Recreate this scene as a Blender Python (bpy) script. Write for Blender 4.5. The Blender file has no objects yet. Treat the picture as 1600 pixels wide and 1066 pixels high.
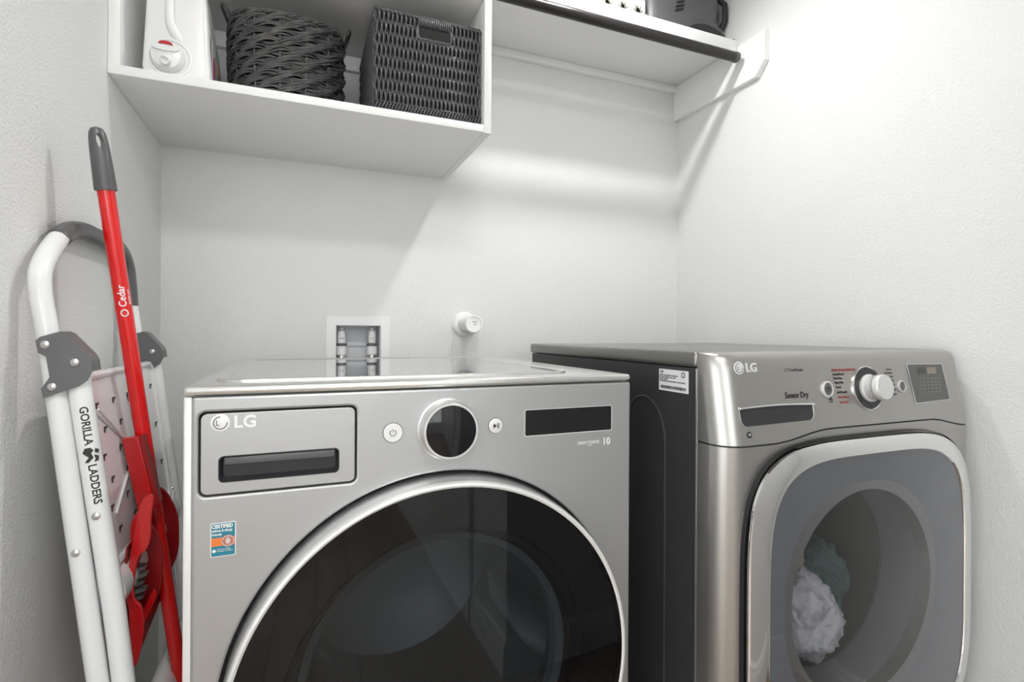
import bpy, bmesh, math, random
from mathutils import Matrix, Vector, noise
random.seed(7)
C = bpy.context.scene.collection
PI = math.pi
# ------------------------------------------------------------------ camera, world, exposure
YAW, ROLL, FPX, HY, CZ = .387, -.0057, 816.2, 520.0, 1.075
cam_d = bpy.data.cameras.new('camera'); cam = bpy.data.objects.new('camera', cam_d); C.objects.link(cam)
cam.location = (0, 0, CZ)
cam.rotation_euler = (Matrix.Rotation(-YAW, 4, 'Z') @ Matrix.Rotation(PI/2, 4, 'X') @ Matrix.Rotation(-ROLL, 4, 'Z')).to_euler()
cam_d.sensor_width = 36; cam_d.lens = FPX/1600*36
cam_d.shift_y = -(533-HY)/1600; cam_d.clip_start = .02
bpy.context.scene.camera = cam
w = bpy.data.worlds.new('world'); bpy.context.scene.world = w; w.use_nodes = True
w.node_tree.nodes['Background'].inputs[0].default_value = (.93, .97, 1, 1)
w.node_tree.nodes['Background'].inputs[1].default_value = 1.0
vs = bpy.context.scene.view_settings
vs.view_transform = 'Standard'; vs.look = 'None'; vs.exposure = 0.17; vs.gamma = 1; vs.use_curve_mapping = False
BULB_POS = (.78, 1.10, 2.26); BULB_W = 1.9
HALL_FILL_LIGHTS = [((.10, -.35, 2.38), 4.4), ((-.6, -2.2, 2.38), 3.0)]  # invented hall lamps, out of view, added for fill light
FILL_END, FILL_SIDE = 4.2, 3.0  # strength of the two unseen glowing panes added as fill

# ------------------------------------------------------------------ helpers
def link(o, parent=None):
    C.objects.link(o)
    if parent is not None:
        o.parent = parent
        if parent.type == 'EMPTY': o.matrix_parent_inverse = Matrix.Translation(-Vector(parent.location))
    return o
def thing(name, label, cat, loc, group=None):
    o = bpy.data.objects.new(name, None); o.location = loc; o.empty_display_size = .05
    C.objects.link(o); o['label'] = label; o['category'] = cat
    if group: o['group'] = group
    return o
def tag(o, label, cat, group=None):
    o['label'] = label; o['category'] = cat
    if group: o['group'] = group
    return o
def struct(o): o['kind'] = 'structure'; return o
def mesh(name, verts, faces, m, parent=None, smooth=False):
    me = bpy.data.meshes.new(name); me.from_pydata([tuple(v) for v in verts], [], faces); me.update()
    bm = bmesh.new(); bm.from_mesh(me); bmesh.ops.recalc_face_normals(bm, faces=bm.faces); bm.to_mesh(me); bm.free()
    return fin(name, me, m, parent, smooth)
def fin(name, me, m, parent, smooth=False):
    for x in (m if isinstance(m, (list, tuple)) else [m]): me.materials.append(x)
    if smooth:
        for p in me.polygons: p.use_smooth = True
        if smooth != 'all': me.set_sharp_from_angle(angle=math.radians(38))
    return link(bpy.data.objects.new(name, me), parent)
class G:
    """collects shapes that become ONE mesh"""
    def __init__(s): s.v = []; s.f = []
    def add(s, v, f):
        n = len(s.v); s.v += [Vector(x) for x in v]; s.f += [tuple(i+n for i in q) for q in f]; return s
    def box(s, x0, x1, y0, y1, z0, z1):
        return s.add([(x, y, z) for x in (x0, x1) for y in (y0, y1) for z in (z0, z1)],
                     [(0,1,3,2),(4,6,7,5),(0,4,5,1),(2,3,7,6),(0,2,6,4),(1,5,7,3)])
    def tube(s, pts, r, n=10, closed=False, caps=True, flat=1.0):
        pts = [Vector(p) for p in pts]; N = len(pts); rs = r if isinstance(r, (list, tuple)) else [r]*N
        tan = []
        for i in range(N):
            a = pts[(i-1) % N] if (closed or i) else pts[0]; b = pts[(i+1) % N] if (closed or i < N-1) else pts[-1]
            tan.append((b-a).normalized())
        up = Vector((0, 0, 1)) if abs(tan[0].z) < .9 else Vector((1, 0, 0))
        u = (up - tan[0]*up.dot(tan[0])).normalized(); V = []; F = []
        for i in range(N):
            u = (u - tan[i]*u.dot(tan[i])).normalized(); w_ = tan[i].cross(u)
            for k in range(n):
                a = 2*PI*k/n; V.append(pts[i] + (u*math.cos(a)*flat + w_*math.sin(a))*rs[i])
        for i in range(N if closed else N-1):
            j = (i+1) % N
            for k in range(n): F.append((i*n+k, i*n+(k+1) % n, j*n+(k+1) % n, j*n+k))
        if caps and not closed: F += [tuple(range(n))[::-1], tuple((N-1)*n+k for k in range(n))]
        return s.add(V, F)
    def loft(s, secs, cap0=True, cap1=True, close_loop=False):
        n = len(secs[0]); V = [p for q in secs for p in q]; F = []; N = len(secs)
        for i in range(N if close_loop else N-1):
            j = (i+1) % N
            for k in range(n): F.append((i*n+k, i*n+(k+1) % n, j*n+(k+1) % n, j*n+k))
        if not close_loop:
            if cap0: F.append(tuple(range(n))[::-1])
            if cap1: F.append(tuple((N-1)*n+k for k in range(n)))
        return s.add(V, F)
    def lathe(s, prof, M, n=64, cap=True):
        """profile of (radius, height) about local z of matrix M"""
        secs = [[M @ Vector((r*math.cos(2*PI*k/n), r*math.sin(2*PI*k/n), h)) for k in range(n)] for r, h in prof]
        return s.loft(secs, cap and prof[0][0] > .0012, cap and prof[-1][0] > .0012)
    def build(s, name, m, parent=None, smooth=False): return mesh(name, s.v, s.f, m, parent, smooth)
def cr(pts, n=5):
    """Catmull-Rom points through pts"""
    P_ = [Vector(p) for p in pts]; P_ = [P_[0]*2-P_[1]]+P_+[P_[-1]*2-P_[-2]]; out = []
    for i in range(1, len(P_)-2):
        for k in range(n):
            t = k/n; a, b, c_, d_ = P_[i-1:i+3]
            out.append(.5*((2*b)+(c_-a)*t+(2*a-5*b+4*c_-d_)*t*t+(3*b-a-3*c_+d_)*t**3))
    return out+[P_[-2]]
def chaikin(p, n=2):
    for _ in range(n):
        q = []
        for i in range(len(p)):
            a, b = p[i], p[(i+1) % len(p)]
            q += [(a[0]*.78+b[0]*.22, a[1]*.78+b[1]*.22), (a[0]*.22+b[0]*.78, a[1]*.22+b[1]*.78)]
        p = q
    return p
def rbox(name, x0, x1, y0, y1, z0, z1, m, parent=None, bev=.002, seg=2, M=None):
    bm = bmesh.new(); bmesh.ops.create_cube(bm, size=1)
    for v in bm.verts: v.co = Vector(((x0+x1)/2+v.co.x*(x1-x0), (y0+y1)/2+v.co.y*(y1-y0), (z0+z1)/2+v.co.z*(z1-z0)))
    if bev: bmesh.ops.bevel(bm, geom=bm.edges[:], offset=bev, segments=seg, affect='EDGES', profile=.5)
    if M is not None: bmesh.ops.transform(bm, matrix=M, verts=bm.verts)
    me = bpy.data.meshes.new(name); bm.to_mesh(me); bm.free()
    return fin(name, me, m, parent, 'auto' if bev else False)
def prism(g, poly, axis, a0, a1):
    """poly of 2D points extruded along axis ('x': poly=(y,z); 'y': (x,z); 'z': (x,y))"""
    def P(p, a): return {'x': (a, p[0], p[1]), 'y': (p[0], a, p[1]), 'z': (p[0], p[1], a)}[axis]
    return g.loft([[P(p, a0) for p in poly], [P(p, a1) for p in poly]])
def rrect(x0, x1, y0, y1, r, n=6):
    out = []
    for cx, cy, a0 in ((x1-r, y1-r, 0), (x0+r, y1-r, 90), (x0+r, y0+r, 180), (x1-r, y0+r, 270)):
        for k in range(n+1):
            a = math.radians(a0+90*k/n); out.append((cx+r*math.cos(a), cy+r*math.sin(a)))
    return out
def circ(cx, cy, r, n=64): return [(cx+r*math.cos(2*PI*k/n), cy+r*math.sin(2*PI*k/n)) for k in range(n)]
def sellip(cx, cy, a, b, e=4.0, n=96):
    o = []
    for k in range(n):
        t = 2*PI*k/n; c, s_ = math.cos(t), math.sin(t)
        o.append((cx+a*math.copysign(abs(c)**(2/e), c), cy+b*math.copysign(abs(s_)**(2/e), s_)))
    return o
def curve_mesh(cu, M):
    o = bpy.data.objects.new('tmp', cu); C.objects.link(o)
    dg = bpy.context.evaluated_depsgraph_get(); dg.update()
    me = bpy.data.meshes.new_from_object(o.evaluated_get(dg)); me.transform(M)
    bpy.data.objects.remove(o); bpy.data.curves.remove(cu); me.materials.clear()
    return me
def FRONT(x, y, z, tilt=0.0): return Matrix.Translation((x, y, z)) @ Matrix.Rotation(PI/2-tilt, 4, 'X')   # local xy -> world xz, facing the viewer side (-Y)
def SIDE(x, y, z): return Matrix.Translation((x, y, z)) @ Matrix.Rotation(-PI/2, 4, 'Z') @ Matrix.Rotation(PI/2, 4, 'X')  # facing -X
def plate(name, outs, thick, M, m, parent=None, bev=0.0, smooth=True):
    """filled 2D outlines (inner ones are holes); front face at local z=0, body behind it"""
    cu = bpy.data.curves.new(name, 'CURVE'); cu.dimensions = '2D'; cu.fill_mode = 'BOTH'
    for o in outs:
        sp = cu.splines.new('POLY'); sp.points.add(len(o)-1)
        for i, p in enumerate(o): sp.points[i].co = (p[0], p[1], 0, 1)
        sp.use_cyclic_u = True
    cu.extrude = max(thick/2-bev, 1e-5); cu.bevel_depth = bev; cu.bevel_resolution = 1; cu.offset = -bev
    me = curve_mesh(cu, M @ Matrix.Translation((0, 0, -thick/2)))
    return fin(name, me, m, parent, 'auto' if smooth else False)
def text(name, body, size, M, m, parent, align='LEFT', bold=0.0, sx=1.0, thick=.0002, space=1.0):
    cu = bpy.data.curves.new(name, 'FONT'); cu.body = body; cu.size = size; cu.align_x = align; cu.align_y = 'CENTER'
    cu.extrude = thick; cu.offset = bold; cu.resolution_u = 3; cu.space_character = space
    return fin(name, curve_mesh(cu, M @ Matrix.Diagonal((sx, 1, 1, 1))), m, parent)

# ------------------------------------------------------------------ materials
def mat(name, col, rough=.5, metal=0.0, spec=.5, bump=None, coat=0.0, emit=None, streak=None, var=None, ior=1.5):
    m = bpy.data.materials.new(name); m.use_nodes = True; t = m.node_tree; b = t.nodes['Principled BSDF']
    b.inputs['Base Color'].default_value = (*col, 1); b.inputs['Roughness'].default_value = rough
    b.inputs['Metallic'].default_value = metal; b.inputs['Specular IOR Level'].default_value = spec
    b.inputs['Coat Weight'].default_value = coat; b.inputs['Coat Roughness'].default_value = .03; b.inputs['IOR'].default_value = ior
    if emit: b.inputs['Emission Color'].default_value = (*emit[0], 1); b.inputs['Emission Strength'].default_value = emit[1]
    tc = t.nodes.new('ShaderNodeTexCoord')
    if bump or streak:
        mp = t.nodes.new('ShaderNodeMapping'); nz = t.nodes.new('ShaderNodeTexNoise'); bp = t.nodes.new('ShaderNodeBump')
        t.links.new(tc.outputs['Object'], mp.inputs[0]); t.links.new(mp.outputs[0], nz.inputs[0])
        if streak: sc, (kx, ky, kz), strength, dist = streak
        else: (sc, strength, dist), (kx, ky, kz) = bump, (1, 1, 1)
        mp.inputs['Scale'].default_value = (kx, ky, kz); nz.inputs['Scale'].default_value = sc; nz.inputs['Detail'].default_value = 3
        bp.inputs['Strength'].default_value = strength; bp.inputs['Distance'].default_value = dist
        t.links.new(nz.outputs[0], bp.inputs['Height']); t.links.new(bp.outputs[0], b.inputs['Normal'])
        if streak:
            mr = t.nodes.new('ShaderNodeMapRange'); mr.inputs[3].default_value = rough-.05; mr.inputs[4].default_value = rough+.08
            t.links.new(nz.outputs[0], mr.inputs[0]); t.links.new(mr.outputs[0], b.inputs['Roughness'])
    if var:
        nz2 = t.nodes.new('ShaderNodeTexNoise'); nz2.inputs['Scale'].default_value = var[0]
        cr = t.nodes.new('ShaderNodeValToRGB'); cr.color_ramp.elements[0].color = (*col, 1); cr.color_ramp.elements[1].color = (*var[1], 1)
        cr.color_ramp.elements[0].position = .35; cr.color_ramp.elements[1].position = .65
        t.links.new(tc.outputs['Object'], nz2.inputs[0]); t.links.new(nz2.outputs[0], cr.inputs[0]); t.links.new(cr.outputs[0], b.inputs['Base Color'])
    return m
def wood_mat():
    m = bpy.data.materials.new('wood_floor'); m.use_nodes = True; t = m.node_tree; b = t.nodes['Principled BSDF']
    tc = t.nodes.new('ShaderNodeTexCoord'); mp = t.nodes.new('ShaderNodeMapping'); mp.inputs['Rotation'].default_value = (0, 0, PI/2)
    br = t.nodes.new('ShaderNodeTexBrick'); br.inputs['Scale'].default_value = 1; br.inputs['Brick Width'].default_value = 1.2; br.inputs['Row Height'].default_value = .16
    br.inputs['Mortar Size'].default_value = .002; br.inputs['Color1'].default_value = (.50, .38, .28, 1); br.inputs['Color2'].default_value = (.42, .31, .22, 1); br.inputs['Mortar'].default_value = (.05, .03, .02, 1)
    mp2 = t.nodes.new('ShaderNodeMapping'); mp2.inputs['Scale'].default_value = (30, 1.5, 1); nz = t.nodes.new('ShaderNodeTexNoise'); nz.inputs['Scale'].default_value = 2; nz.inputs['Detail'].default_value = 6
    mx = t.nodes.new('ShaderNodeMixRGB'); mx.blend_type = 'MULTIPLY'; mx.inputs[0].default_value = .6
    t.links.new(tc.outputs['Object'], mp.inputs[0]); t.links.new(mp.outputs[0], br.inputs[0]); t.links.new(tc.outputs['Object'], mp2.inputs[0]); t.links.new(mp2.outputs[0], nz.inputs[0])
    t.links.new(br.outputs[0], mx.inputs[1]); t.links.new(nz.outputs[0], mx.inputs[2]); t.links.new(mx.outputs[0], b.inputs['Base Color'])
    b.inputs['Roughness'].default_value = .35
    return m
def glass_mat(name, tint, refl=.06, rough=.01):
    m = bpy.data.materials.new(name); m.use_nodes = True; t = m.node_tree; t.nodes.remove(t.nodes['Principled BSDF'])
    out = t.nodes['Material Output']; tr = t.nodes.new('ShaderNodeBsdfTransparent'); tr.inputs[0].default_value = (*tint, 1)
    gl = t.nodes.new('ShaderNodeBsdfGlossy'); gl.inputs['Roughness'].default_value = rough; gl.inputs[0].default_value = (1, 1, 1, 1)
    fr = t.nodes.new('ShaderNodeLayerWeight'); fr.inputs[0].default_value = .5; mr = t.nodes.new('ShaderNodeMath'); mr.operation = 'POWER'; mr.inputs[1].default_value = 3.5
    ma = t.nodes.new('ShaderNodeMath'); ma.operation = 'MULTIPLY_ADD'; ma.inputs[1].default_value = .75; ma.inputs[2].default_value = refl; ma.use_clamp = True
    mx = t.nodes.new('ShaderNodeMixShader')
    t.links.new(fr.outputs['Facing'], mr.inputs[0]); t.links.new(mr.outputs[0], ma.inputs[0]); t.links.new(ma.outputs[0], mx.inputs[0])
    t.links.new(tr.outputs[0], mx.inputs[1]); t.links.new(gl.outputs[0], mx.inputs[2]); t.links.new(mx.outputs[0], out.inputs[0])
    return m
M_WALL = mat('wall_paint', (.83, .835, .828), .75, bump=(240, .8, .0024))
M_TRIM = mat('white_trim_paint', (.86, .86, .85), .45, bump=(60, .15, .0008))
M_CEIL = mat('ceiling_paint', (.85, .85, .84), .8)
M_SHELF = mat('shelf_paint', (.90, .90, .895), .42, bump=(35, .12, .001))
M_FLOOR = wood_mat()
M_STEEL = mat('brushed_steel', (.47, .475, .48), .40, .72, streak=(9, (1, 1, 60), .05, .0006))
M_STEEL_D = mat('brushed_graphite_steel', (.47, .46, .44), .33, .92, streak=(9, (1, 1, 60), .05, .0006))
M_CAB_D = mat('dark_grey_cabinet_enamel', (.04, .04, .042), .38)
M_CAB_L = mat('grey_cabinet_enamel', (.50, .50, .48), .4, .3)
M_TOP_D = mat('graphite_lid_enamel', (.27, .265, .25), .3, .75)
M_LID = mat('pale_metal_lid', (.74, .74, .72), .25, .8)
M_LIDGLASS = mat('mirror_lid_glass', (.70, .71, .70), .03, .95)
M_CHROME = mat('chrome', (.88, .88, .88), .06, 1)
M_SATIN = mat('satin_silver', (.72, .72, .72), .28, .9)
M_WSATIN = mat('pale_satin_plastic', (.78, .78, .77), .32, .25)
M_BLACK = mat('black_gloss', (.008, .008, .010), .08, spec=.35)
M_SCREEN = mat('display_black', (.012, .012, .013), .3, spec=.3)
M_DARK = mat('dark_gap', (.012, .012, .013), .6)
M_RECESS = mat('dark_grey_plastic', (.03, .031, .034), .35)
M_WGLASS = glass_mat('smoked_door_glass', (.36, .40, .43), .028)
M_DGLASS = glass_mat('tinted_door_glass', (.66, .67, .70), .07)
M_DRUM = mat('drum_steel', (.42, .43, .44), .35, .8, bump=(60, .2, .002))
M_GASKET = mat('grey_gasket_rubber', (.12, .125, .13), .5)
M_BOWL = mat('grey_door_liner', (.30, .31, .33), .3)
M_WHITEP = mat('white_plastic', (.90, .90, .90), .35)
M_JUG = mat('white_jug_plastic', (.88, .88, .88), .3)
M_JUG.node_tree.nodes['Principled BSDF'].inputs['Subsurface Weight'].default_value = .25
M_JUG.node_tree.nodes['Principled BSDF'].inputs['Subsurface Radius'].default_value = (.03, .03, .03)
M_TAP = mat('translucent_tap_plastic', (.82, .83, .83), .2)
M_RED = mat('red_plastic', (.50, .004, .006), .26, coat=.3)
M_REDP = mat('red_painted_tube', (.72, .008, .008), .22, coat=.4)
M_REDD = mat('dark_red_plastic', (.26, .004, .006), .3)
M_GREYP = mat('charcoal_plastic', (.10, .10, .105), .38)
M_HINGE = mat('grey_hinge_plastic', (.13, .13, .135), .42, bump=(300, .2, .0005))
M_LADW = mat('white_enamel', (.83, .84, .85), .25, coat=.2)
M_RIVET = mat('rivet_metal', (.7, .7, .7), .25, .9)
M_WICK = mat('dark_wicker', (.065, .064, .065), .36, bump=(90, .3, .0008), var=(40, (.12, .118, .118)))
M_WICK2 = mat('black_resin_wicker', (.085, .086, .092), .3, bump=(90, .3, .0006))
M_INSHADE = mat('basket_inside_shade', (.02, .02, .02), .9)  # near-black backing standing in for shade inside the baskets
M_BRONZE = mat('dark_bronze_rod', (.035, .032, .032), .3, .4)
M_INK = mat('black_ink', (.02, .02, .02), .5)
M_INKG = mat('grey_ink', (.10, .10, .10), .5)
M_INKR = mat('red_ink', (.42, .06, .07), .5)
M_WINK = mat('white_ink', (.85, .85, .85), .45)
M_PALE = mat('pale_silver_ink', (.78, .78, .78), .35)
M_TEAL = mat('teal_sticker_ink', (.02, .22, .32), .4)
M_ORNG = mat('orange_sticker_ink', (.85, .22, .05), .4)
M_PAPER = mat('white_label_paper', (.82, .83, .85), .4)
M_VALVE = mat('brass_chrome', (.6, .58, .54), .2, 1)
M_GREEN = mat('light_green_cloth', (.50, .75, .42), .7)
M_LGREY = mat('vacuum_grey_plastic', (.10, .10, .105), .4)
M_VDARK = mat('vacuum_dark_plastic', (.018, .016, .018), .5)
M_BOXP = mat('box_paper', (.82, .82, .80), .6)
M_BOXG = mat('box_print_grey', (.22, .22, .19), .6)
M_CLOTHW = mat('white_laundry', (.75, .75, .78), .8, bump=(25, .6, .02))
M_CLOTHT = mat('teal_laundry', (.25, .48, .45), .8, bump=(25, .6, .02))
M_CLOTHB = mat('tan_laundry', (.62, .45, .36), .8, bump=(25, .6, .02))
M_BTN = mat('button_dark_grey', (.16, .16, .155), .35, .3)
M_BULB = mat('bulb_glow', (1, 1, 1), .3, emit=((1, .985, .97), 1))

# ------------------------------------------------------------------ room shell
XL, XR, YB, ZC = -.346, 1.373, 1.66, 2.44
struct(G().box(-2.72, XR+.12, -3.52, YB+.12, -.1, 0).build('floor', M_FLOOR))
struct(G().box(-2.72, XR+.12, -3.52, YB+.12, ZC, ZC+.1).build('ceiling', M_CEIL))
BX0, BX1, BZ0, BZ1 = .1014, .2356, .960, 1.0954
g = G()
g.box(XL-.12, BX0, YB, YB+.12, 0, ZC).box(BX1, XR+.12, YB, YB+.12, 0, ZC).box(BX0, BX1, YB, YB+.12, 0, BZ0).box(BX0, BX1, YB, YB+.12, BZ1, ZC)
struct(g.build('wall_back', M_WALL))
struct(G().box(XL-.12, XL, .45, YB, 0, ZC).build('wall_left', M_WALL))
WE = (-1.3, .5, .95, 2.2); WS = (-2.6, -.1, .08, 2.15)     # openings for the added fill panes: hall end (x0, x1, z0, z1) and hall side (y0, y1, z0, z1)
g = G(); g.box(-2.72, WE[0], -3.52, -3.4, 0, ZC).box(WE[1], .74, -3.52, -3.4, 0, ZC).box(WE[0], WE[1], -3.52, -3.4, 0, WE[2]).box(WE[0], WE[1], -3.52, -3.4, WE[3], ZC)
struct(g.build('wall_end', M_WALL))
g = G(); g.box(-2.72, -2.6, -3.4, WS[0], 0, ZC).box(-2.72, -2.6, WS[1], .57, 0, ZC).box(-2.72, -2.6, WS[0], WS[1], 0, WS[2]).box(-2.72, -2.6, WS[0], WS[1], WS[3], ZC)
struct(g.build('wall_side', M_WALL))
struct(G().box(-2.6, XL-.12, .45, .57, 0, ZC).build('wall_return', M_WALL))
def fillmat(n, st_): return mat(n, (.8, .8, .8), .5, emit=((.92, .97, 1), st_))  # glowing panes added to fill the room with soft light
w1 = struct(G().box(WE[0], WE[1], -3.50, -3.49, WE[2], WE[3]).build('fill_pane_1', fillmat('fill_glow_end', FILL_END)))  # unseen glowing pane, added to light the closet from the front
g = G(); 
for x in (WE[0], (WE[0]+WE[1])/2-.02, WE[1]-.05): g.box(x, x+.05, -3.47, -3.40, WE[2], WE[3])
for z in (WE[2], 1.55, WE[3]-.05): g.box(WE[0], WE[1], -3.465, -3.405, z, z+.05)
g.build('fill_pane_frame', M_TRIM, w1)
w2 = struct(G().box(-2.70, -2.69, WS[0], WS[1], WS[2], WS[3]).build('fill_pane_2', fillmat('fill_glow_side', FILL_SIDE)))  # unseen glowing pane, added to lift the right wall and dryer
g = G()
for y in (WS[0], (WS[0]+WS[1])/2-.02, WS[1]-.05): g.box(-2.67, -2.60, y, y+.05, WS[2], WS[3])
for z in (WS[2], 1.3, WS[3]-.05): g.box(-2.665, -2.605, WS[0], WS[1], z, z+.05)
g.build('fill_pane_frame', M_TRIM, w2)
struct(G().box(XR, XR+.12, -.16, YB, 0, ZC).build('wall_right', M_WALL))
g = G().box(.62, XR, -.16, -.04, 0, ZC); g.box(.62, .74, -3.4, -.16, 0, ZC)
struct(g.build('wall_front', M_WALL))
def baseboard(name, poly_pts, axis, a0, a1):
    return struct(prism(G(), poly_pts, axis, a0, a1).build(name, M_TRIM))
bb = [(0, 0), (.015, 0), (.015, .10), (.011, .112), (.011, .125), (.004, .135), (0, .135)]
baseboard('baseboard_front', [(-.04+p[0], p[1]) for p in bb], 'x', .62, XR)
baseboard('baseboard_hall', [(.62-p[0], p[1]) for p in bb], 'y', -.40, -.04+.015)
baseboard('baseboard_left', [(XL+p[0], p[1]) for p in bb], 'y', .45, YB)
baseboard('baseboard_back', [(YB-p[0], p[1]) for p in bb], 'x', XL, XR)
baseboard('baseboard_right', [(XR-p[0], p[1]) for p in bb], 'y', -.04, YB)
g = G(); prism(g, rrect(.600, .622, -.49, -.41, .004), 'z', 0, 2.1)
struct(g.build('trim_casing', M_TRIM, smooth='auto'))
struct(G().box(.605, .622, -1.25, -.49, 0, 2.03).build('door_1', mat('white_door', (.78, .78, .76), .4)))

# ------------------------------------------------------------------ closet lamp and added hall fill lamps
L = thing('ceiling_light', 'small white cylinder downlight on the ceiling above the gap between washer and dryer', 'lamp', (BULB_POS[0], BULB_POS[1], ZC))
bm_ = Matrix.Translation((BULB_POS[0], BULB_POS[1], 0))
G().lathe([(.001, ZC-.001), (.06, ZC-.001), (.06, ZC-.014), (.036, ZC-.018), (.036, BULB_POS[2]-.001), (.033, BULB_POS[2]-.001), (.033, BULB_POS[2]+.006), (.001, BULB_POS[2]+.006)], bm_, 32).build('lamp_housing', M_WHITEP, L, True)
LR = .030
G().lathe([(.0005, BULB_POS[2]+.003), (LR, BULB_POS[2]+.003), (LR, BULB_POS[2]), (.0005, BULB_POS[2]-.0005)], bm_, 32).build('diffuser', M_BULB, L, False)
M_BULB.node_tree.nodes['Principled BSDF'].inputs['Emission Strength'].default_value = BULB_W/(PI*LR**2)
for i, (p, wt) in enumerate(HALL_FILL_LIGHTS):  # unseen lamps, added to brighten the closet
    h = thing('hall_fill_light', ['added round fill lamp nearest the doorway', 'added round fill lamp at the far end of the hall'][i], 'lamp', (p[0], p[1], ZC))
    G().lathe([(.001, ZC-.001), (.17, ZC-.001), (.17, ZC-.03), (.155, ZC-.035), (.150, ZC-.020), (.001, ZC-.020)], Matrix.Translation((p[0], p[1], 0)), 40).build('fill_lamp_base', M_WHITEP, h, True)
    md = mat('fill_lamp_diffuser', (1, 1, 1), .4, emit=((1, .98, .95), wt/(PI*.15**2)))
    G().lathe([(.001, ZC-.050), (.08, ZC-.048), (.149, ZC-.036), (.149, ZC-.022)], Matrix.Translation((p[0], p[1], 0)), 40).build('diffuser', md, h, True)

# ------------------------------------------------------------------ left cubby shelf
SX1 = .4416; SYF = 1.229; SZ0 = 1.573; SZ1 = 1.5915; TZ0 = 1.905; TZ1 = 1.924
S = thing('cubby_shelf', 'white painted open cubby shelf with bottom board, sides and divider, left of the closet shelf', 'shelf', ((XL+SX1)/2, YB, SZ0))
rbox('bottom_board', XL+.0005, SX1-.019, SYF, YB-.0005, SZ0, SZ1, M_SHELF, S, .001)
rbox('side_panel', XL+.0005, XL+.020, SYF+.002, YB-.0005, SZ1, TZ0, M_SHELF, S, .001)
rbox('divider', SX1-.019, SX1, SYF-.001, YB-.0005, SZ0-.0015, 2.40, M_SHELF, S, .001)
rbox('top_board', XL+.0005, SX1-.019, SYF, YB-.0005, TZ0, TZ1, M_SHELF, S, .001)
rbox('mounting_cleat', XL+.020, SX1-.019, YB-.019, YB-.0005, 1.862, TZ0-.0003, M_SHELF, S, .001)
rbox('lower_cleat', XL+.020, SX1-.019, YB-.012, YB-.0005, SZ1, 1.72, M_SHELF, S, .001)
# ------------------------------------------------------------------ right closet shelf and rod
S2 = thing('closet_shelf', 'white painted shelf board on a wall ledger and side bracket, above the dryer', 'shelf', (.9, YB, 2.03))
rbox('shelf_board', SX1+.0005, XR-.0005, 1.345, YB-.0005, 2.037, 2.055, M_SHELF, S2, .001)
rbox('front_edge', SX1+.0005, XR-.022, 1.335, 1.3452, 2.014, 2.056, M_SHELF, S2, .001)
rbox('ledger', SX1+.0005, XR-.0195, YB-.018, YB-.0005, 2.012, 2.0368, M_SHELF, S2, .001)
gb = prism(G(), [(YB-.0005, 1.905), (YB-.0005, 2.0365), (1.2246, 2.0365), (1.2246, 1.943), (1.262, 1.903)], 'x', XR-.0195, XR-.0005)
gb.build('side_bracket', M_SHELF, S2)
R = thing('closet_rod', 'dark bronze hanging rod running just in front of the closet shelf', 'rod', (.9, 1.315, 1.985))
G().tube([(SX1+.001, 1.315, 1.985), (1.325, 1.315, 1.985)], .0155, 24).build('rod_tube', M_BRONZE, R, True)
G().lathe([(.0005, 0), (.0135, 0), (.0168, .003), (.0168, .016), (.0155, .018)], Matrix.Translation((1.333, 1.315, 1.985)) @ Matrix.Rotation(-PI/2, 4, 'Y'), 24).build('end_cap', M_GREYP, R, True)

# ------------------------------------------------------------------ washer outlet box
O = thing('washer_outlet_box', 'white recessed washer outlet box with two valves on the back wall', 'outlet box', (.1685, YB, 1.04))
plate('box_frame', [rrect(.0742, .2613, .928, 1.121, .002), rrect(BX0+.001, BX1-.001, BZ0+.001, BZ1-.001, .002)], .006, FRONT(0, YB-.006, 0), M_WHITEP, O, .001)
g = G()
e = .0008
g.box(BX0+e, BX0+.003, YB+.001, YB+.085, BZ0+e, BZ1-e).box(BX1-.003, BX1-e, YB+.001, YB+.085, BZ0+e, BZ1-e).box(BX0+e, BX1-e, YB+.001, YB+.085, BZ0+e, BZ0+.003).box(BX0+e, BX1-e, YB+.001, YB+.085, BZ1-.003, BZ1-e).box(BX0+e, BX1-e, YB+.082, YB+.086, BZ0+e, BZ1-e)
g.box(BX0+.03, BX1-.03, YB+.074, YB+.082, 1.03, 1.045)
g.build('recess', mat('white_recess', (.70, .71, .74), .4), O)
for k, (vx, vz) in enumerate(((.1185, 1.0), (.210, 1.002))):
    Mv = Matrix.Translation((vx+.003, YB+.035, 0))
    v = G().lathe([(.001, .962), (.012, .962), (.012, .985), (.014, .990), (.014, 1.0), (.012, 1.004)], Mv, 24).build('valve', M_VALVE, O, True)
    G().lathe([(.012, 1.002), (.0165, 1.004), (.0165, 1.030), (.012, 1.032)], Mv, 24).build('hose_nut', M_WHITEP, v, True)
    G().lathe([(.016, 1.0315), (.0155, 1.038), (.012, 1.040)], Mv, 24).build('collar', M_GASKET, v, True)
    G().lathe([(.012, 1.039), (.0125, 1.066), (.0105, 1.078), (.004, 1.082), (.004, 1.087), (.0005, 1.088)], Mv, 24).build('arrestor_cap', M_WHITEP, v, True)
    text('arrestor_print', 'HOT' if k else 'COLD', .006, FRONT(vx+.003, YB+.035-.0129, 1.055), M_INKR if k else M_INK, v, 'CENTER')
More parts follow.
